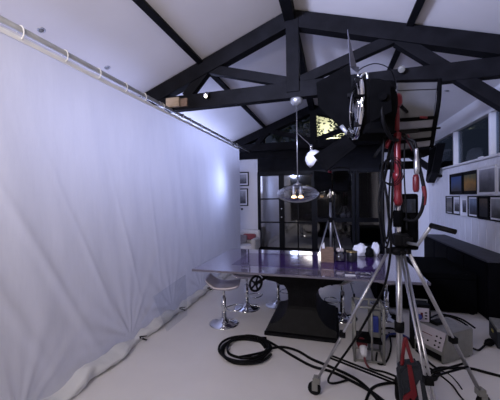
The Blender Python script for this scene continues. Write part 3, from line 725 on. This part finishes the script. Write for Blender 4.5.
MB().tube([(-.90, 2.68, .05), (-.78, 2.78, .04), (-0.70, 2.90, .016), (-0.637, 2.994, .014), (-0.518, 3.046, .014), (-0.366, 3.002, .014), (-0.217, 2.886, .014), (-0.047, 2.80, .014), (0.11, 2.712, .014), (0.22, 2.61, .014), (0.31, 2.44, .014), (0.37, 2.25, .014), (.36, 2.0, .014)], .0125, 8).build('cable_tail', M['rubber'], coil)
MB().cyl((-.82, 3.10, .045), (-.73, 3.14, .035), .020, seg=10).build('cable_plug', M['black'], coil)
cbl([(0.56, 2.721), (0.403, 2.667), (0.289, 2.57), (0.226, 2.406), (0.168, 2.229), (.17, 2.0)], .011, 'black cable crossing the floor left of the sandbag')
cbl([(0.605, 3.681), (0.571, 3.365), (0.50, 3.10), (0.43, 2.97), (0.379, 3.0), (0.409, 3.179)], .009, 'thin black cable hooking round the right side of the steel frame')
cbl([(.52, 2.70), (0.71, 2.719), (0.784, 2.88), (0.904, 3.02), (1.038, 3.06), (1.182, 3.09), (1.29, 3.056), (1.411, 3.013), (1.6, 2.95)], .012, 'thick black cable in front of the grey ballast running to the right edge')
cbl([(0.80, 3.33), (0.86, 3.10), (0.90, 2.98), (0.846, 2.87), (0.762, 2.80), (.62, 2.79)], .010, 'black cable leaving the ballast socket side')
cbl([(0.844, 2.997, .012), (0.89, 2.92), (0.937, 2.792), (0.945, 2.653), (0.971, 2.50)], .007, 'thin black cord trailing toward the camera by the right tripod leg')
cbl([(0.80, 2.86, .02), (0.90, 2.94, .03), (0.96, 2.93, .02), (0.993, 2.86), (0.996, 2.754)], .005, 'very thin black cord looped between the stand leg and the ballast')
cbl([(.70, 2.86, .03), (.76, 2.98, .03), (.85, 2.93, .03), (.82, 2.80, .03), (.73, 2.78, .03)], .010, 'small tangle loop of black cable behind the middle tripod leg', closed=True)
cbl([(1.08, 3.72), (1.14, 3.96), (1.213, 4.12, .03), (1.36, 4.25, .05), (1.48, 4.22, .03), (1.54, 4.10), (1.50, 3.95)], .011, 'thick black cable arching on the floor behind the grey ballast')
cbl([(1.02, 3.72), (1.05, 4.00, .02), (1.20, 4.22, .03), (1.36, 4.36, .03), (1.55, 4.30), (1.60, 4.05)], .011, 'second thick black cable, the outer one behind the grey ballast')
cbl([(.52, 3.45), (.60, 3.62), (.72, 3.66), (.80, 3.56), (.86, 3.70)], .013, 'dark blue cable snaking on the floor between the frame and switch box', mt='blue')
cbl([(.48, 3.70), (.62, 3.80), (.72, 3.74), (.66, 3.60), (.54, 3.60)], .012, 'black cable ring on the floor under the table right end', closed=True)
pc = thing('power_plug', 'black plug on a short cable right of the grey ballast', 'plug', (1.56, 3.62, 0))
MB().tube([(1.33, 3.42, .05), (1.40, 3.47, .014), (1.46, 3.53, .018), (1.50, 3.57, .03)], .010, 8).build('cable', M['rubber'], pc)
MB().lathe([(0, -.06), (0.016, -.055), (0.024, -.02), (0.036, .0), (0.036, .05), (0.030, .055), (0, .055)], (1.545, 3.61, .038), rotz(R(42)) @ roty(R(90)), 16).build('plug_body', M['rubber'], pc)
MB().lathe([(0, 0.0), (0.022, .001), (0.022, .004), (0, .004)], (1.588, 3.649, .038), rotz(R(42)) @ roty(R(90)), 16).build('plug_face', M['grey'], pc)

# steel cage with sockets
fr = thing('power_distribution_frame', 'grey tubular steel power distribution frame under the right of the table', 'power box', (.31, 3.08, 0))
for x in (.185, .445):
    for y in (2.98, 3.22): MB().cyl((x, y, .0), (x, y, .54), .014, seg=10).build('frame_post', M['grey'], fr)
b = MB()
for z in (.014, .53):
    for y in (2.98, 3.22): b.cyl((.185, y, z), (.445, y, z), .012, seg=8)
    for x in (.185, .445): b.cyl((x, 2.98, z), (x, 3.22, z), .012, seg=8)
b.cyl((.34, 2.98, .53), (.34, 2.98, .014), .010, seg=8).cyl((.34, 3.22, .53), (.34, 3.22, .014), .010, seg=8)
b.build('frame_rail', M['grey'], fr)
MB().box((.375, 3.10, .36), (.09, .16, .26), bevel=.008).build('socket_box', M['grey'], fr)
MB().box((.375, 3.005, .37), (.055, .04, .15), bevel=.01).build('blue_socket', M['blue'], fr)
MB().box((.315, 3.10, .19), (.24, .22, .02), bevel=.004).build('shelf', M['black'], fr)
MB().lathe([(0, -.05), (0.03, -.05), (0.05, -.03), (0.052, .02), (0.045, .04), (0, .04)], (.255, 3.05, .15), rotx(R(70)), 18).build('red_socket', M['redp'], fr)
pl = thing('industrial_plug', 'white collared industrial plug pushed in the red socket with its cable', 'plug', (.27, 2.97, .1))
MB().lathe([(0, -.055), (0.018, -.055), (0.026, -.035), (0.034, .0), (0.036, .04), (0, .042)], (.262, 2.965, .115), rotx(R(-62)), 18).build('plug_body', M['white'], pl)
MB().tube([(.266, 2.925, .075), (.275, 2.89, .04), (.30, 2.87, .014)], .010, 8).build('red_cable_end', M['redp'], pl)
MB().tube([(.298, 2.872, .014), (.345, 2.85, .012), (.42, 2.84, .012), (.50, 2.80, .012), (.56, 2.76, .012)], .009, 8).build('cable', M['rubber'], pl)

# switch ballast
bx = thing('switch_ballast', 'upright grey power box with pale switch panel left of the big ballast', 'power box', (.87, 3.45, 0))
MB().box((.87, 3.46, .24), (.17, .16, .44), bevel=.012).build('box_body', M['black'], bx)
MB().box((.875, 3.378, .36), (.12, .012, .14), bevel=.004).build('switch_panel', M['lilac'], bx)
MB().box((.865, 3.370, .36), (.022, .014, .05), bevel=.004).build('rocker_switch', M['redp'], bx)
for k in range(3): MB().box((.905, 3.371, .325 + .03 * k), (.022, .01, .012), bevel=.002).build('breaker', M['black'], bx)
MB().box((.87, 3.46, .01), (.19, .18, .02), bevel=.004).build('foot_plate', M['black'], bx)
MB().tube([(.80, 3.46, .455), (.80, 3.46, .49), (.94, 3.46, .49), (.94, 3.46, .455)], .008, 8, sub=1).build('carry_handle', M['grey'], bx)

# main ballast on the floor
ang = R(36.9)
ba = thing('lamp_ballast', 'large grey metal lamp ballast with slanted pale socket panel on the floor', 'power box', (.975, 3.10, 0))
rz_ = rotz(ang); o0 = Vector((.975, 3.10, 0))
def lp(u, v, z): return o0 + rz_ @ Vector((u, v, 0)) + Vector((0, 0, z))
b = MB(); prof_ = [(0, .02), (0, .10), (-.0, .10), (.07, .275), (.42, .275), (.42, .02)]
prof_ = [(0, .015), (0, .12), (.06, .275), (.42, .275), (.42, .015)]
va = [b.bm.verts.new(lp(u, 0, z)) for u, z in prof_]; vb = [b.bm.verts.new(lp(u, .31, z)) for u, z in prof_]
b.bm.faces.new(va); b.bm.faces.new(vb[::-1])
for i in range(5): b.bm.faces.new((va[i], va[(i + 1) % 5], vb[(i + 1) % 5], vb[i]))
bmesh.ops.bevel(b.bm, geom=b.bm.edges[:], offset=.006, segments=2, affect='EDGES')
b.build('casing', M['grey'], ba)
MB().slab([lp(.01, .005, .28), lp(.43, .005, .28), lp(.43, .305, .28), lp(.01, .305, .28)][0:0] or [lp(.066, .006, .279), lp(.416, .006, .279), lp(.416, .304, .279), lp(.066, .304, .279)], .006).build('lid', M['gtop'], ba)
n_ = (rz_ @ Vector((-.155, 0, .06)).normalized())
def pp_(v, s): return lp(.06 * s - .006, v, .115 + .16 * s) + n_ * .006
MB().slab([pp_(.012, .05), pp_(.30, .05), pp_(.30, 1.06), pp_(.012, 1.06)], .008).build('socket_panel', M['lilac'], ba)
for v in (.27, .215, .16): MB().cyl(pp_(v, .30), pp_(v, .30) + n_ * .010, .009, seg=12).build('socket', M['black'], ba)
for v in (.085, .045):
    for s_ in (.22, .46, .72): MB().cyl(pp_(v, s_), pp_(v, s_) + n_ * .010, .008, seg=12).build('socket', M['black'], ba)
MB().slab([pp_(.13, .62) + n_ * .005, pp_(.27, .62) + n_ * .005, pp_(.27, .66) + n_ * .005, pp_(.13, .66) + n_ * .005], .002).build('red_line', M['redp'], ba)
MB().slab([lp(-.004, .02, .03), lp(-.004, .29, .03), lp(-.004, .29, .085), lp(-.004, .02, .085)], .006).build('vent_recess', M['black'], ba)
MB().box(lp(.20, .20, .300), (.13, .08, .036), rot=rz_, bevel=.01).build('lid_block', M['rubber'], ba)
for u, v in ((.03, .03), (.39, .03), (.03, .28), (.39, .28)): MB().cyl(lp(u, v, 0), lp(u, v, .02), .014, seg=8).build('foot', M['rubber'], ba)
MB().lathe([(0, -.04), (.02, -.04), (.028, -.02), (.028, .03), (0, .035)], lp(.0, .24, .31) + Vector((0, 0.06, .03)), rotx(R(60)), 12).build('blue_connector', M['blue'], ba)

# tool case at right edge
tcs = thing('tool_case', 'low dark case with a yellow mark on the floor at the right edge', 'case', (1.80, 3.72, 0))
rr_ = rotz(R(-12))
MB().box(Vector((1.84, 3.70, .085)), (.40, .34, .17), rot=rr_, bevel=.012).build('case_body', M['bagc'], tcs)
MB().box(Vector((1.84, 3.70, .190)), (.40, .34, .036), rot=rr_, bevel=.010).build('case_lid', M['grey'], tcs)
MB().box(Vector((1.84, 3.70, 0)) + rr_ @ Vector((-.203, .0, .12)), (.006, .06, .022), rot=rr_).build('yellow_mark', M['tag'], tcs)
MB().box(Vector((1.84, 3.70, 0)) + rr_ @ Vector((-.06, -.174, .12)), (.08, .006, .03), rot=rr_).build('yellow_mark', M['tag'], tcs)
MB().box(Vector((1.84, 3.70, 0)) + rr_ @ Vector((0, -.176, .16)), (.10, .01, .03), rot=rr_, bevel=.003).build('latch', M['steel'], tcs)

# ------------------------------------------------------------------ cabinet and black filler case at right
cb = thing('sideboard', 'long low black sideboard with charcoal top along the right wall', 'cabinet', (2.03, 5.6, 0))
MB().box((2.035, 5.63, .375), (.36, 2.62, .73), bevel=.005).build('cabinet_body', M['cabinet'], cb)
MB().box((2.03, 5.63, .755), (.39, 2.66, .026), bevel=.005).build('cabinet_top', M['cabtop'], cb)
for k in range(4):
    y = 4.36 + .655 * k
    MB().box((1.848, y + .31, .375), (.014, .63, .66), bevel=.004).build('cabinet_door', M['cabinet'], cb)
cs = thing('dark_filler_case', 'matte black case put in to fill the dark area between table and sideboard', 'case', (1.42, 5.0, 0))  # added to fill the black area left of the sideboard
MB().box((1.20, 5.07, .24), (1.22, 1.15, .44), bevel=.012).build('case_body', M['matte'], cs)
MB().box((1.20, 5.07, .50), (1.22, 1.15, .07), bevel=.012).build('case_lid', M['matte'], cs)
b = MB()
for x in (.64, 1.76):
    for y in (4.54, 5.58): b.lathe([(0, 0), (.03, 0), (.036, .02), (0, .03)], (x, y, 0), None, 10)
b.build('case_feet', M['rubber'], cs)
MB().box((1.20, 4.492, .30), (.14, .012, .09), bevel=.004).build('recessed_handle', M['matte'], cs)

# ------------------------------------------------------------------ pictures on the right wall
def picture(y0, y1, z0, z1, label, frame, mount, art, mw=.05):
    X = XR - .017
    t = thing('framed_picture', label, 'picture', (X, (y0 + y1) / 2, z0), 'framed pictures on the right wall')
    f = MB(); fwid = .018
    for (a, b_, c_, d_) in ((y0, y1, z0, z0 + fwid), (y0, y1, z1 - fwid, z1), (y0, y0 + fwid, z0 + fwid, z1 - fwid), (y1 - fwid, y1, z0 + fwid, z1 - fwid)):
        f.box((X - .006, (a + b_) / 2, (c_ + d_) / 2), (.028, b_ - a, d_ - c_))
    f.build('picture_frame', M[frame] if isinstance(frame, str) else frame, t)
    MB().box((X, (y0 + y1) / 2, (z0 + z1) / 2), (.012, y1 - y0 - .02, z1 - z0 - .02)).build('mount', mount, t)
    MB().box((X - .008, (y0 + y1) / 2, (z0 + z1) / 2), (.004, y1 - y0 - 2 * mw, z1 - z0 - 2 * mw)).build('print', art, t)
    return t
def art(name, c0, c1, c2, scale=3, p1=.45, stretch=None, grad=True):
    mt = mat(name, c0, .5); nt = mt.node_tree; b = nt.nodes['Principled BSDF']
    for l in list(b.inputs['Base Color'].links): nt.links.remove(l)
    tc = nt.nodes.new('ShaderNodeTexCoord'); n = nt.nodes.new('ShaderNodeTexNoise'); n.inputs['Scale'].default_value = scale; n.inputs['Detail'].default_value = 4
    nt.links.new(tc.outputs['Object'], n.inputs[0])
    sp = nt.nodes.new('ShaderNodeSeparateXYZ'); nt.links.new(tc.outputs['Generated'], sp.inputs[0])
    ad = nt.nodes.new('ShaderNodeMath'); ad.operation = 'MULTIPLY_ADD'; ad.inputs[1].default_value = .5
    nt.links.new(n.outputs[0], ad.inputs[0]); 
    hm = nt.nodes.new('ShaderNodeMath'); hm.operation = 'MULTIPLY'; hm.inputs[1].default_value = .6; nt.links.new(sp.outputs['Z'], hm.inputs[0])
    nt.links.new(hm.outputs[0], ad.inputs[2])
    cr = nt.nodes.new('ShaderNodeValToRGB'); e = cr.color_ramp.elements
    e[0].position = .3; e[0].color = (*c0, 1); e[1].position = .8; e[1].color = (*c2, 1); k = e.new(p1 + .08); k.color = (*c1, 1)
    nt.links.new(ad.outputs[0], cr.inputs[0]); nt.links.new(cr.outputs[0], b.inputs['Base Color']); return mt
mb_, mw_ = M['black'], M['paper']
picture(6.03, 6.60, 1.60, 1.99, 'picture of a deep blue evening sky over a dark shore, top row left', 'black', mb_, art('blue_evening_print', (.01, .01, .02), (.02, .05, .14), (.02, .06, .22)), .06)
picture(5.47, 6.02, 1.60, 1.99, 'picture with golden orange fields, second in the top row', 'black', mb_, art('golden_print', (.20, .10, .01), (.42, .20, .02), (.10, .11, .05), 8), .06)
picture(4.91, 5.46, 1.58, 2.02, 'large grey monochrome print with white border, third in the top row', 'white', mw_, art('grey_print', (.03, .03, .04), (.12, .12, .14), (.42, .42, .48), 4), .05)
picture(4.36, 4.90, 1.58, 2.00, 'top row picture at the very right edge of the view', 'white', mw_, art('grey_print_right', (.05, .05, .06), (.2, .2, .22), (.4, .4, .46), 4), .05)
picture(6.47, 6.82, 1.22, 1.57, 'small grey print in black frame, leftmost of the bottom row', 'black', mw_, art('small_grey_print', (.04, .04, .04), (.18, .17, .16), (.10, .10, .12), 12), .035)
picture(6.12, 6.46, 1.22, 1.57, 'small black and white print, second from left in the bottom row', 'black', mw_, art('small_contrast_print', (.01, .01, .01), (.08, .08, .09), (.5, .5, .55), 14), .065)
picture(5.82, 6.11, 1.21, 1.57, 'dark print with a wide white mount, third from left in the bottom row', 'white', mw_, art('dark_figure_print', (.01, .01, .01), (.03, .03, .05), (.3, .3, .34), 12), .075)
picture(5.46, 5.81, 1.22, 1.57, 'blue grey city print in black frame, fourth from left in bottom row', 'black', mw_, art('blue_grey_print', (.02, .02, .03), (.07, .09, .14), (.25, .32, .45), 9), .045)
picture(5.12, 5.45, 1.21, 1.57, 'almost black print with tiny lights, fifth from left in bottom row', 'black', mb_, art('night_print', (.006, .006, .008), (.01, .01, .015), (.10, .07, .05), 22), .04)
picture(4.72, 5.10, 1.21, 1.57, 'grey skyline print with white mount, bottom row at the right edge', 'black', mw_, art('skyline_print', (.03, .03, .03), (.16, .16, .17), (.35, .36, .40), 9), .045)

# pictures on the far wall left of the doors
def fpic(x0, x1, z0, z1, label, a):
    Yw = YF - .012; t = thing('framed_picture', label, 'picture', ((x0 + x1) / 2, Yw, z0), 'framed pictures on the far wall'); f = MB()
    w_ = .028
    for (a0, a1, b0, b1) in ((x0, x1, z0, z0 + w_), (x0, x1, z1 - w_, z1), (x0, x0 + w_, z0 + w_, z1 - w_), (x1 - w_, x1, z0 + w_, z1 - w_)): f.box(((a0 + a1) / 2, Yw - .006, (b0 + b1) / 2), (a1 - a0, .028, b1 - b0))
    f.build('picture_frame', M['black'], t)
    MB().box(((x0 + x1) / 2, Yw, (z0 + z1) / 2), (x1 - x0 - .02, .012, z1 - z0 - .02)).build('mount', M['paper'], t)
    MB().box(((x0 + x1) / 2, Yw - .008, (z0 + z1) / 2), (x1 - x0 - .14, .004, z1 - z0 - .14)).build('print', a, t)
fpic(-2.68, -2.30, 1.93, 2.33, 'upper framed monochrome print on the far wall beside the curtain', art('far_upper_print', (.04, .04, .05), (.2, .2, .22), (.45, .45, .5), 9))
fpic(-2.68, -2.33, 1.36, 1.86, 'lower framed print with dark towers on the far wall beside the curtain', art('far_lower_print', (.03, .03, .04), (.15, .15, .17), (.5, .5, .55), 12))
t = thing('wall_socket', 'small dark round wall knob below the far pictures', 'switch', (-2.52, 7.98, 1.25))
MB().lathe([(0, .03), (.02, .028), (.03, .015), (.03, 0)], (-2.52, YF, 1.27), rotx(R(90)), 14).build('knob', M['blackg'], t)
MB().lathe([(.0, .006), (.045, .005), (.048, 0)], (-2.52, YF, 1.27), rotx(R(90)), 16).build('back_plate', M['white'], t)
tag(MB().box((2.02, YF - .02, 2.00), (.10, .04, .10), bevel=.008).build('wall_box', M['white']), 'small white square box high on the far wall in the right corner', 'box')

# wall speaker in the right far corner
sp = thing('wall_speaker', 'tall narrow black wall speaker under the side windows far right corner', 'speaker', (2.12, 7.1, 2.2))
rr_ = rotx(R(-44)); rr_ = rotx(R(0))
MB().slab([(2.08, 6.62, 2.62), (2.08, 7.12, 2.60), (2.08, 7.42, 1.92), (2.08, 7.30, 1.86), (2.08, 6.98, 2.06)], .14).build('speaker_body', M['black'], sp)
MB().slab([(2.004, 6.72, 2.56), (2.004, 7.08, 2.55), (2.004, 7.32, 2.0), (2.004, 7.04, 2.10)], .01).build('speaker_grille', M['matte'], sp)
MB().cyl((2.15, 7.1, 2.0), (2.235, 7.1, 2.0), .03, seg=10).build('wall_bracket', M['black'], sp)

# ------------------------------------------------------------------ second stand far behind the table
s2 = thing('lighting_stand', 'smaller chrome tripod stand behind the table in front of the doors', 'stand', (-.05, 5.0, 0))
for k, (fx, fy) in enumerate(((-.42, 4.85), (.30, 4.88), (-.04, 5.42))):
    lg = MB().cyl((-.04 + (fx + .05) * .1, 5.0 + (fy - 5) * .1, 1.20), (fx, fy, .02), .011, seg=10).build('leg', M['alu'], s2)
    MB().cyl((fx, fy, 0), (fx, fy, .05), .016, seg=10).build('rubber_foot', M['rubber'], lg)
MB().lathe([(0, 1.17), (.035, 1.17), (.042, 1.19), (.042, 1.23), (.02, 1.25), (0, 1.25)], (-.045, 5.0, 0), None, 14).build('leg_crown', M['black'], s2)
MB().cyl((-.045, 5.0, .45), (-.045, 5.0, 1.55), .017, seg=12).build('column', M['alu'], s2)
MB().cyl((-.045, 5.0, 1.50), (-.045, 5.0, 1.95), .013, seg=12).build('upper_column', M['chrome'], s2)
MB().lathe([(0, 1.50), (.026, 1.50), (.028, 1.56), (0, 1.57)], (-.045, 5.0, 0), None, 12).build('column_collar', M['black'], s2)
MB().cyl((-.045, 5.0, 1.26), (-.23, 4.93, 1.24), .012, .018, seg=8).build('crank_handle', M['black'], s2)
b = MB()
for fx, fy in ((-.42, 4.85), (.30, 4.88), (-.04, 5.42)): b.cyl((-.045, 5, .55), (-.045 + (fx + .045) * .58, 5 + (fy - 5) * .58, .53), .006, seg=6)
b.build('brace', M['black'], s2)
h2 = thing('film_lamp', 'black film lamp with folded flaps on the smaller stand behind the saucer pendant', 'film light', (-.03, 5.0, 1.95))
MB().lathe([(0, 1.86), (.028, 1.86), (.032, 1.93), (.03, 2.02), (0, 2.03)], (-.045, 5.0, 0), None, 12).build('red_socket', M['red'], h2)
MB().box((.12, 5.05, 1.84), (.24, .26, .34), bevel=.03).build('housing', M['matte'], h2)
MB().tube([(-.045, 5.0, 2.0), (-.03, 4.90, 2.03), (.12, 4.88, 2.06), (.25, 4.90, 2.02), (.265, 4.93, 1.84)], .012, 8, sub=2).build('yoke', M['black'], h2)
MB().slab([(-.02, 4.90, 1.70), (-.02, 5.18, 1.70), (-.30, 5.24, 1.62), (-.33, 4.86, 1.62), ], .006).build('barn_door', M['matte'], h2)
MB().slab([(-.02, 4.90, 1.72), (-.02, 4.90, 1.98), (-.30, 4.84, 2.02), (-.28, 4.84, 1.64)], .006).build('barn_door', M['matte'], h2)

# white clip on lamp hung from the pendant cord by a swag wire
cl = thing('swag_lamp', 'small white shaded lamp hanging on a chrome wire beside the saucer pendant', 'lamp', (-.29, 4.1, 2.2))
MB().tube([(-.435, 3.76, 2.42), (-.37, 3.86, 2.36), (-.30, 3.97, 2.30), (-.285, 4.0, 2.25)], .004, 6).build('swag_wire', M['alu'], cl)
b = MB().lathe([(0, .06), (.012, .06), (.016, .04), (.016, -.03), (0, -.035)], (-.275, 4.0, 2.235), None, 12).cyl((-.275, 4.0, 2.22), (-.262, 4.0, 2.02), .005, seg=8)
b.build('lamp_stem', M['chrome'], cl)
sh_r = roty(R(-62)) @ rotx(R(20))
MB().lathe([(.03, .05), (.07, .03), (.115, -.02), (.125, -.075), (.121, -.077), (.11, -.03), (.065, .018), (.028, .04)], (-.296, 4.0, 2.135), sh_r, 8).build('lamp_shade', M['paper'], cl)
MB().lathe([(0, -.066), (.121, -.07), (0, -.060)], (-.296, 4.0, 2.135), sh_r, 8).build('diffuser', M['paper'], cl)

# ------------------------------------------------------------------ things on the table
Z0 = TZ + .0016
cr = thing('wooden_box', 'small aged wooden box standing on the table near its centre', 'box', (-.08, 3.80, Z0))
for (c_, s_) in (((-.08, 3.735, Z0 + .085), (.155, .012, .17)), ((-.08, 3.865, Z0 + .085), (.155, .012, .17)), ((-.152, 3.80, Z0 + .085), (.012, .118, .17)), ((-.008, 3.80, Z0 + .085), (.012, .118, .17)), ((-.08, 3.80, Z0 + .007), (.13, .118, .012))):
    MB().box(c_, s_, bevel=.002).build('side_panel', M['crate'], cr)
tag(MB().slab([(-.135, 3.80, Z0 + .02), (-.10, 3.80, Z0 + .02), (-.115, 3.80, Z0 + .24), (-.145, 3.80, Z0 + .20)], .004).build('paper_slip', M['paper']), 'white paper slip sticking out of the wooden box', 'paper')
j = thing('candle_jar', 'glass jar with pale pinkish candle right beside the wooden box', 'candle', (.075, 3.83, Z0))
MB().lathe([(0, 0), (.055, 0), (.06, .01), (.06, .12), (.054, .12), (.054, .012), (0, .012)], (.075, 3.84, Z0), None, 20).build('jar', M['jar'], j)
MB().lathe([(0, .013), (.052, .014), (.052, .085), (0, .085)], (.075, 3.84, Z0), None, 20).build('wax', M['cream'], j)
b = MB()
for k in range(9):
    a = k * .7; b.lathe([(0, -.02), (.016, -.012), (.018, .004), (0, .018)], (.075 + .032 * math.cos(a), 3.84 + .032 * math.sin(a), Z0 + .135 + .012 * (k % 2)), rotx(k), 8)
b.build('paper_roses', M['cream'], j)
j = thing('black_canister', 'squat black canister with brass rim on the table behind the white tag', 'canister', (.21, 3.86, Z0))
MB().lathe([(0, 0), (.062, 0), (.066, .01), (.066, .105), (.06, .115), (0, .115)], (.215, 3.86, Z0), None, 20).build('canister_body', M['blackg'], j)
MB().lathe([(.045, .115), (.068, .116), (.069, .128), (.045, .13), (0, .13)], (.215, 3.86, Z0), None, 20).build('brass_lid', M['brass'], j)
tag(MB().box((.16, 3.16, Z0 + .004), (.10, .035, .008), rot=rotz(R(4)), bevel=.002).build('white_tag', M['paper']), 'small white paper tag on the front edge of the table', 'tag')
b = MB()
for k in range(5): b.box((.30 + .02 * k * (-1) ** k, 3.22 + .01 * k, Z0 + .012), (.05, .018, .010), rot=rotz(k * 1.2) @ rotx(.3 * k))
tag(b.build('crumpled_foil', M['alu']), 'small crumpled piece of foil on the table front near the tripod leg', 'foil')
def blob(name, c_, rx, ry, rz__, sd, mt, lb, cat):
    b = MB(); bmesh.ops.create_icosphere(b.bm, subdivisions=4, radius=1)
    for v in b.bm.verts:
        n = noise.noise(v.co * 1.7 + Vector((sd, 0, 0))) * .28 + noise.noise(v.co * 5 + Vector((sd, 3, 0))) * .07
        v.co = v.co * (1 + n); v.co.x *= rx; v.co.y *= ry; v.co.z *= rz__; v.co += Vector(c_); v.co.z = max(v.co.z, Z0)
    for f in b.bm.faces: f.smooth = True
    return tag(b.build(name, mt), lb, cat)
blob('white_bag', (.36, 4.24, Z0 + .075), .11, .07, .085, 1, M['paper'], 'large crumpled white bag at the far edge of the table', 'bag')
blob('white_bag', (.545, 4.27, Z0 + .09), .05, .06, .095, 5, M['paper'], 'narrow upright white bag at the far edge of the table beside the tripod', 'bag')
blob('black_pouch', (.46, 4.19, Z0 + .05), .055, .05, .08, 9, M['black'], 'small black pouch between the two white bags on the table', 'pouch')

# armchair seen between curtain and doors
ac = thing('armchair', 'white rounded armchair in the far corner behind the curtain end', 'chair', (-2.2, 7.35, 0))
MB().box((-2.25, 7.35, .25), (.62, .60, .26), bevel=.05).build('seat_base', M['fabw'], ac)
MB().box((-2.25, 7.62, .48), (.70, .14, .50), bevel=.06).build('backrest', M['fabw'], ac)
for s_ in (-1, 1): MB().box((-2.25 + s_ * .30, 7.33, .40), (.13, .58, .30), bevel=.06).build('armrest', M['fabw'], ac)
for sx in (-1, 1):
    for sy in (-1, 1): MB().cyl((-2.25 + sx * .25, 7.35 + sy * .22, 0), (-2.25 + sx * .25, 7.35 + sy * .22, .13), .018, .024, seg=8).build('leg', M['black'], ac)
tag(MB().box((-2.14, 7.42, .56), (.34, .13, .16), rot=rotx(R(-14)), bevel=.045).build('cushion', M['fabr']), 'red cushion on the white armchair', 'cushion')
tag(MB().box((-2.30, 7.32, .52), (.24, .10, .20), rot=rotx(R(-22)), bevel=.04).build('cushion', M['fabg']), 'grey cushion on the white armchair in front of the red one', 'cushion')

# ------------------------------------------------------------------ outside
struct(MB().box((0, 14, -.10), (30, 12, .1)), 'ground', M['ground'])
struct(MB().box((7.4, 1, -.10), (10, 22, .1)), 'ground', M['ground'])
nt = M['olive'].node_tree; b_ = nt.nodes['Principled BSDF']
br = nt.nodes.new('ShaderNodeTexBrick'); br.inputs['Scale'].default_value = 3.2; br.inputs['Color1'].default_value = (.11, .12, .07, 1); br.inputs['Color2'].default_value = (.085, .09, .06, 1); br.inputs['Mortar'].default_value = (.03, .03, .03, 1); br.inputs['Mortar Size'].default_value = .03
tc = nt.nodes.new('ShaderNodeTexCoord'); mp = nt.nodes.new('ShaderNodeMapping'); mp.inputs['Rotation'].default_value = (R(90), 0, 0)
nt.links.new(tc.outputs['Object'], mp.inputs[0]); nt.links.new(mp.outputs[0], br.inputs[0]); nt.links.new(br.outputs[0], b_.inputs['Base Color'])
tag(MB().box((0, 10.6, .55), (9, .2, 1.2)).build('garden_wall', M['olive']), 'low olive block garden wall outside beyond the glazed doors', 'wall')
hs = thing('neighbour_house', 'lamp lit cream house gable outside beyond the gable window', 'building', (1.0, 13.0, 0))
MB().box((1.2, 13.0, 2.9), (4.2, .3, 5.8)).build('house_wall', M['yellowwall'], hs)
MB().box((1.2, 12.9, 5.9), (4.6, 1.0, .2)).build('roof_edge', M['beam'], hs)
light('garden_lamp', 'SPOT', (0.1, 11.7, 2.9), 700, (1.0, 0.93, 0.72), 0.1, aim=(.12, 13, 4.75), spot=52)
fe = thing('screening_fence', 'added tall dark board fence outside hiding the lit house wall from the doors', 'fence', (0, 11.0, 0))  # put in to keep the lit house wall out of the door glass
pm = None
for k in range(34):
    if pm is None: pm = MB().box((-4.2, 11.0, 1.35), (.24, .03, 2.7), bevel=.004).build('plank', M['bark'], fe)
    else:
        o = pm.copy(); COL.objects.link(o); o.location = (.25 * k, (k % 2) * .012, 0)

def tree(name, x, y, z, rx, ry, rz__, n, seed, lb, trunk):
    rnd = random.Random(seed); t = thing(name, lb, 'tree', (x, y, 0)); bm = bmesh.new()
    for k in range(n):
        u = Vector((rnd.gauss(0, 1), rnd.gauss(0, 1), rnd.gauss(0, 1))).normalized() * (rnd.random() ** .4)
        c_ = Vector((x + u.x * rx, y + u.y * ry, z + u.z * rz__)); s_ = rnd.uniform(.05, .11)
        if noise.noise(c_ * 1.6) < -.18: continue
        a = Vector((rnd.gauss(0, 1), rnd.gauss(0, 1), rnd.gauss(0, .6))).normalized(); b_ = a.orthogonal().normalized()
        vs = [bm.verts.new(c_ + a * s_), bm.verts.new(c_ + b_ * s_ * .45), bm.verts.new(c_ - a * s_), bm.verts.new(c_ - b_ * s_ * .45)]
        bm.faces.new(vs)
    q = MB(); q.bm.free(); q.bm = bm; f = q.build('foliage', M['leaf'], t); f['kind'] = 'stuff'
    b = MB().cyl((x, y, 0), (x + trunk, y, z), .12, .05, seg=10)
    for k in range(5): b.cyl((x + trunk * .8, y, z * .8), (x + rnd.uniform(-1, 1) * rx * .7, y + rnd.uniform(-.5, .5) * ry, z + rnd.uniform(.0, .6) * rz__), .035, .01, seg=6)
    b.build('trunk', M['bark'], t)
tree('garden_tree', -1.2, 11.6, 4.2, 1.2, .6, 1.1, 1500, 2, 'leafy tree outside the gable window, dark against the lit house', .15)
tree('garden_tree', 0.75, 11.4, 4.15, .95, .5, .75, 1500, 4, 'sparser tree outside the gable window to the right', -.2)
tree('garden_tree', 4.6, 6.5, 3.0, 1.0, 2.6, 1.3, 3500, 6, 'dark tree outside the right hand side windows', .1)
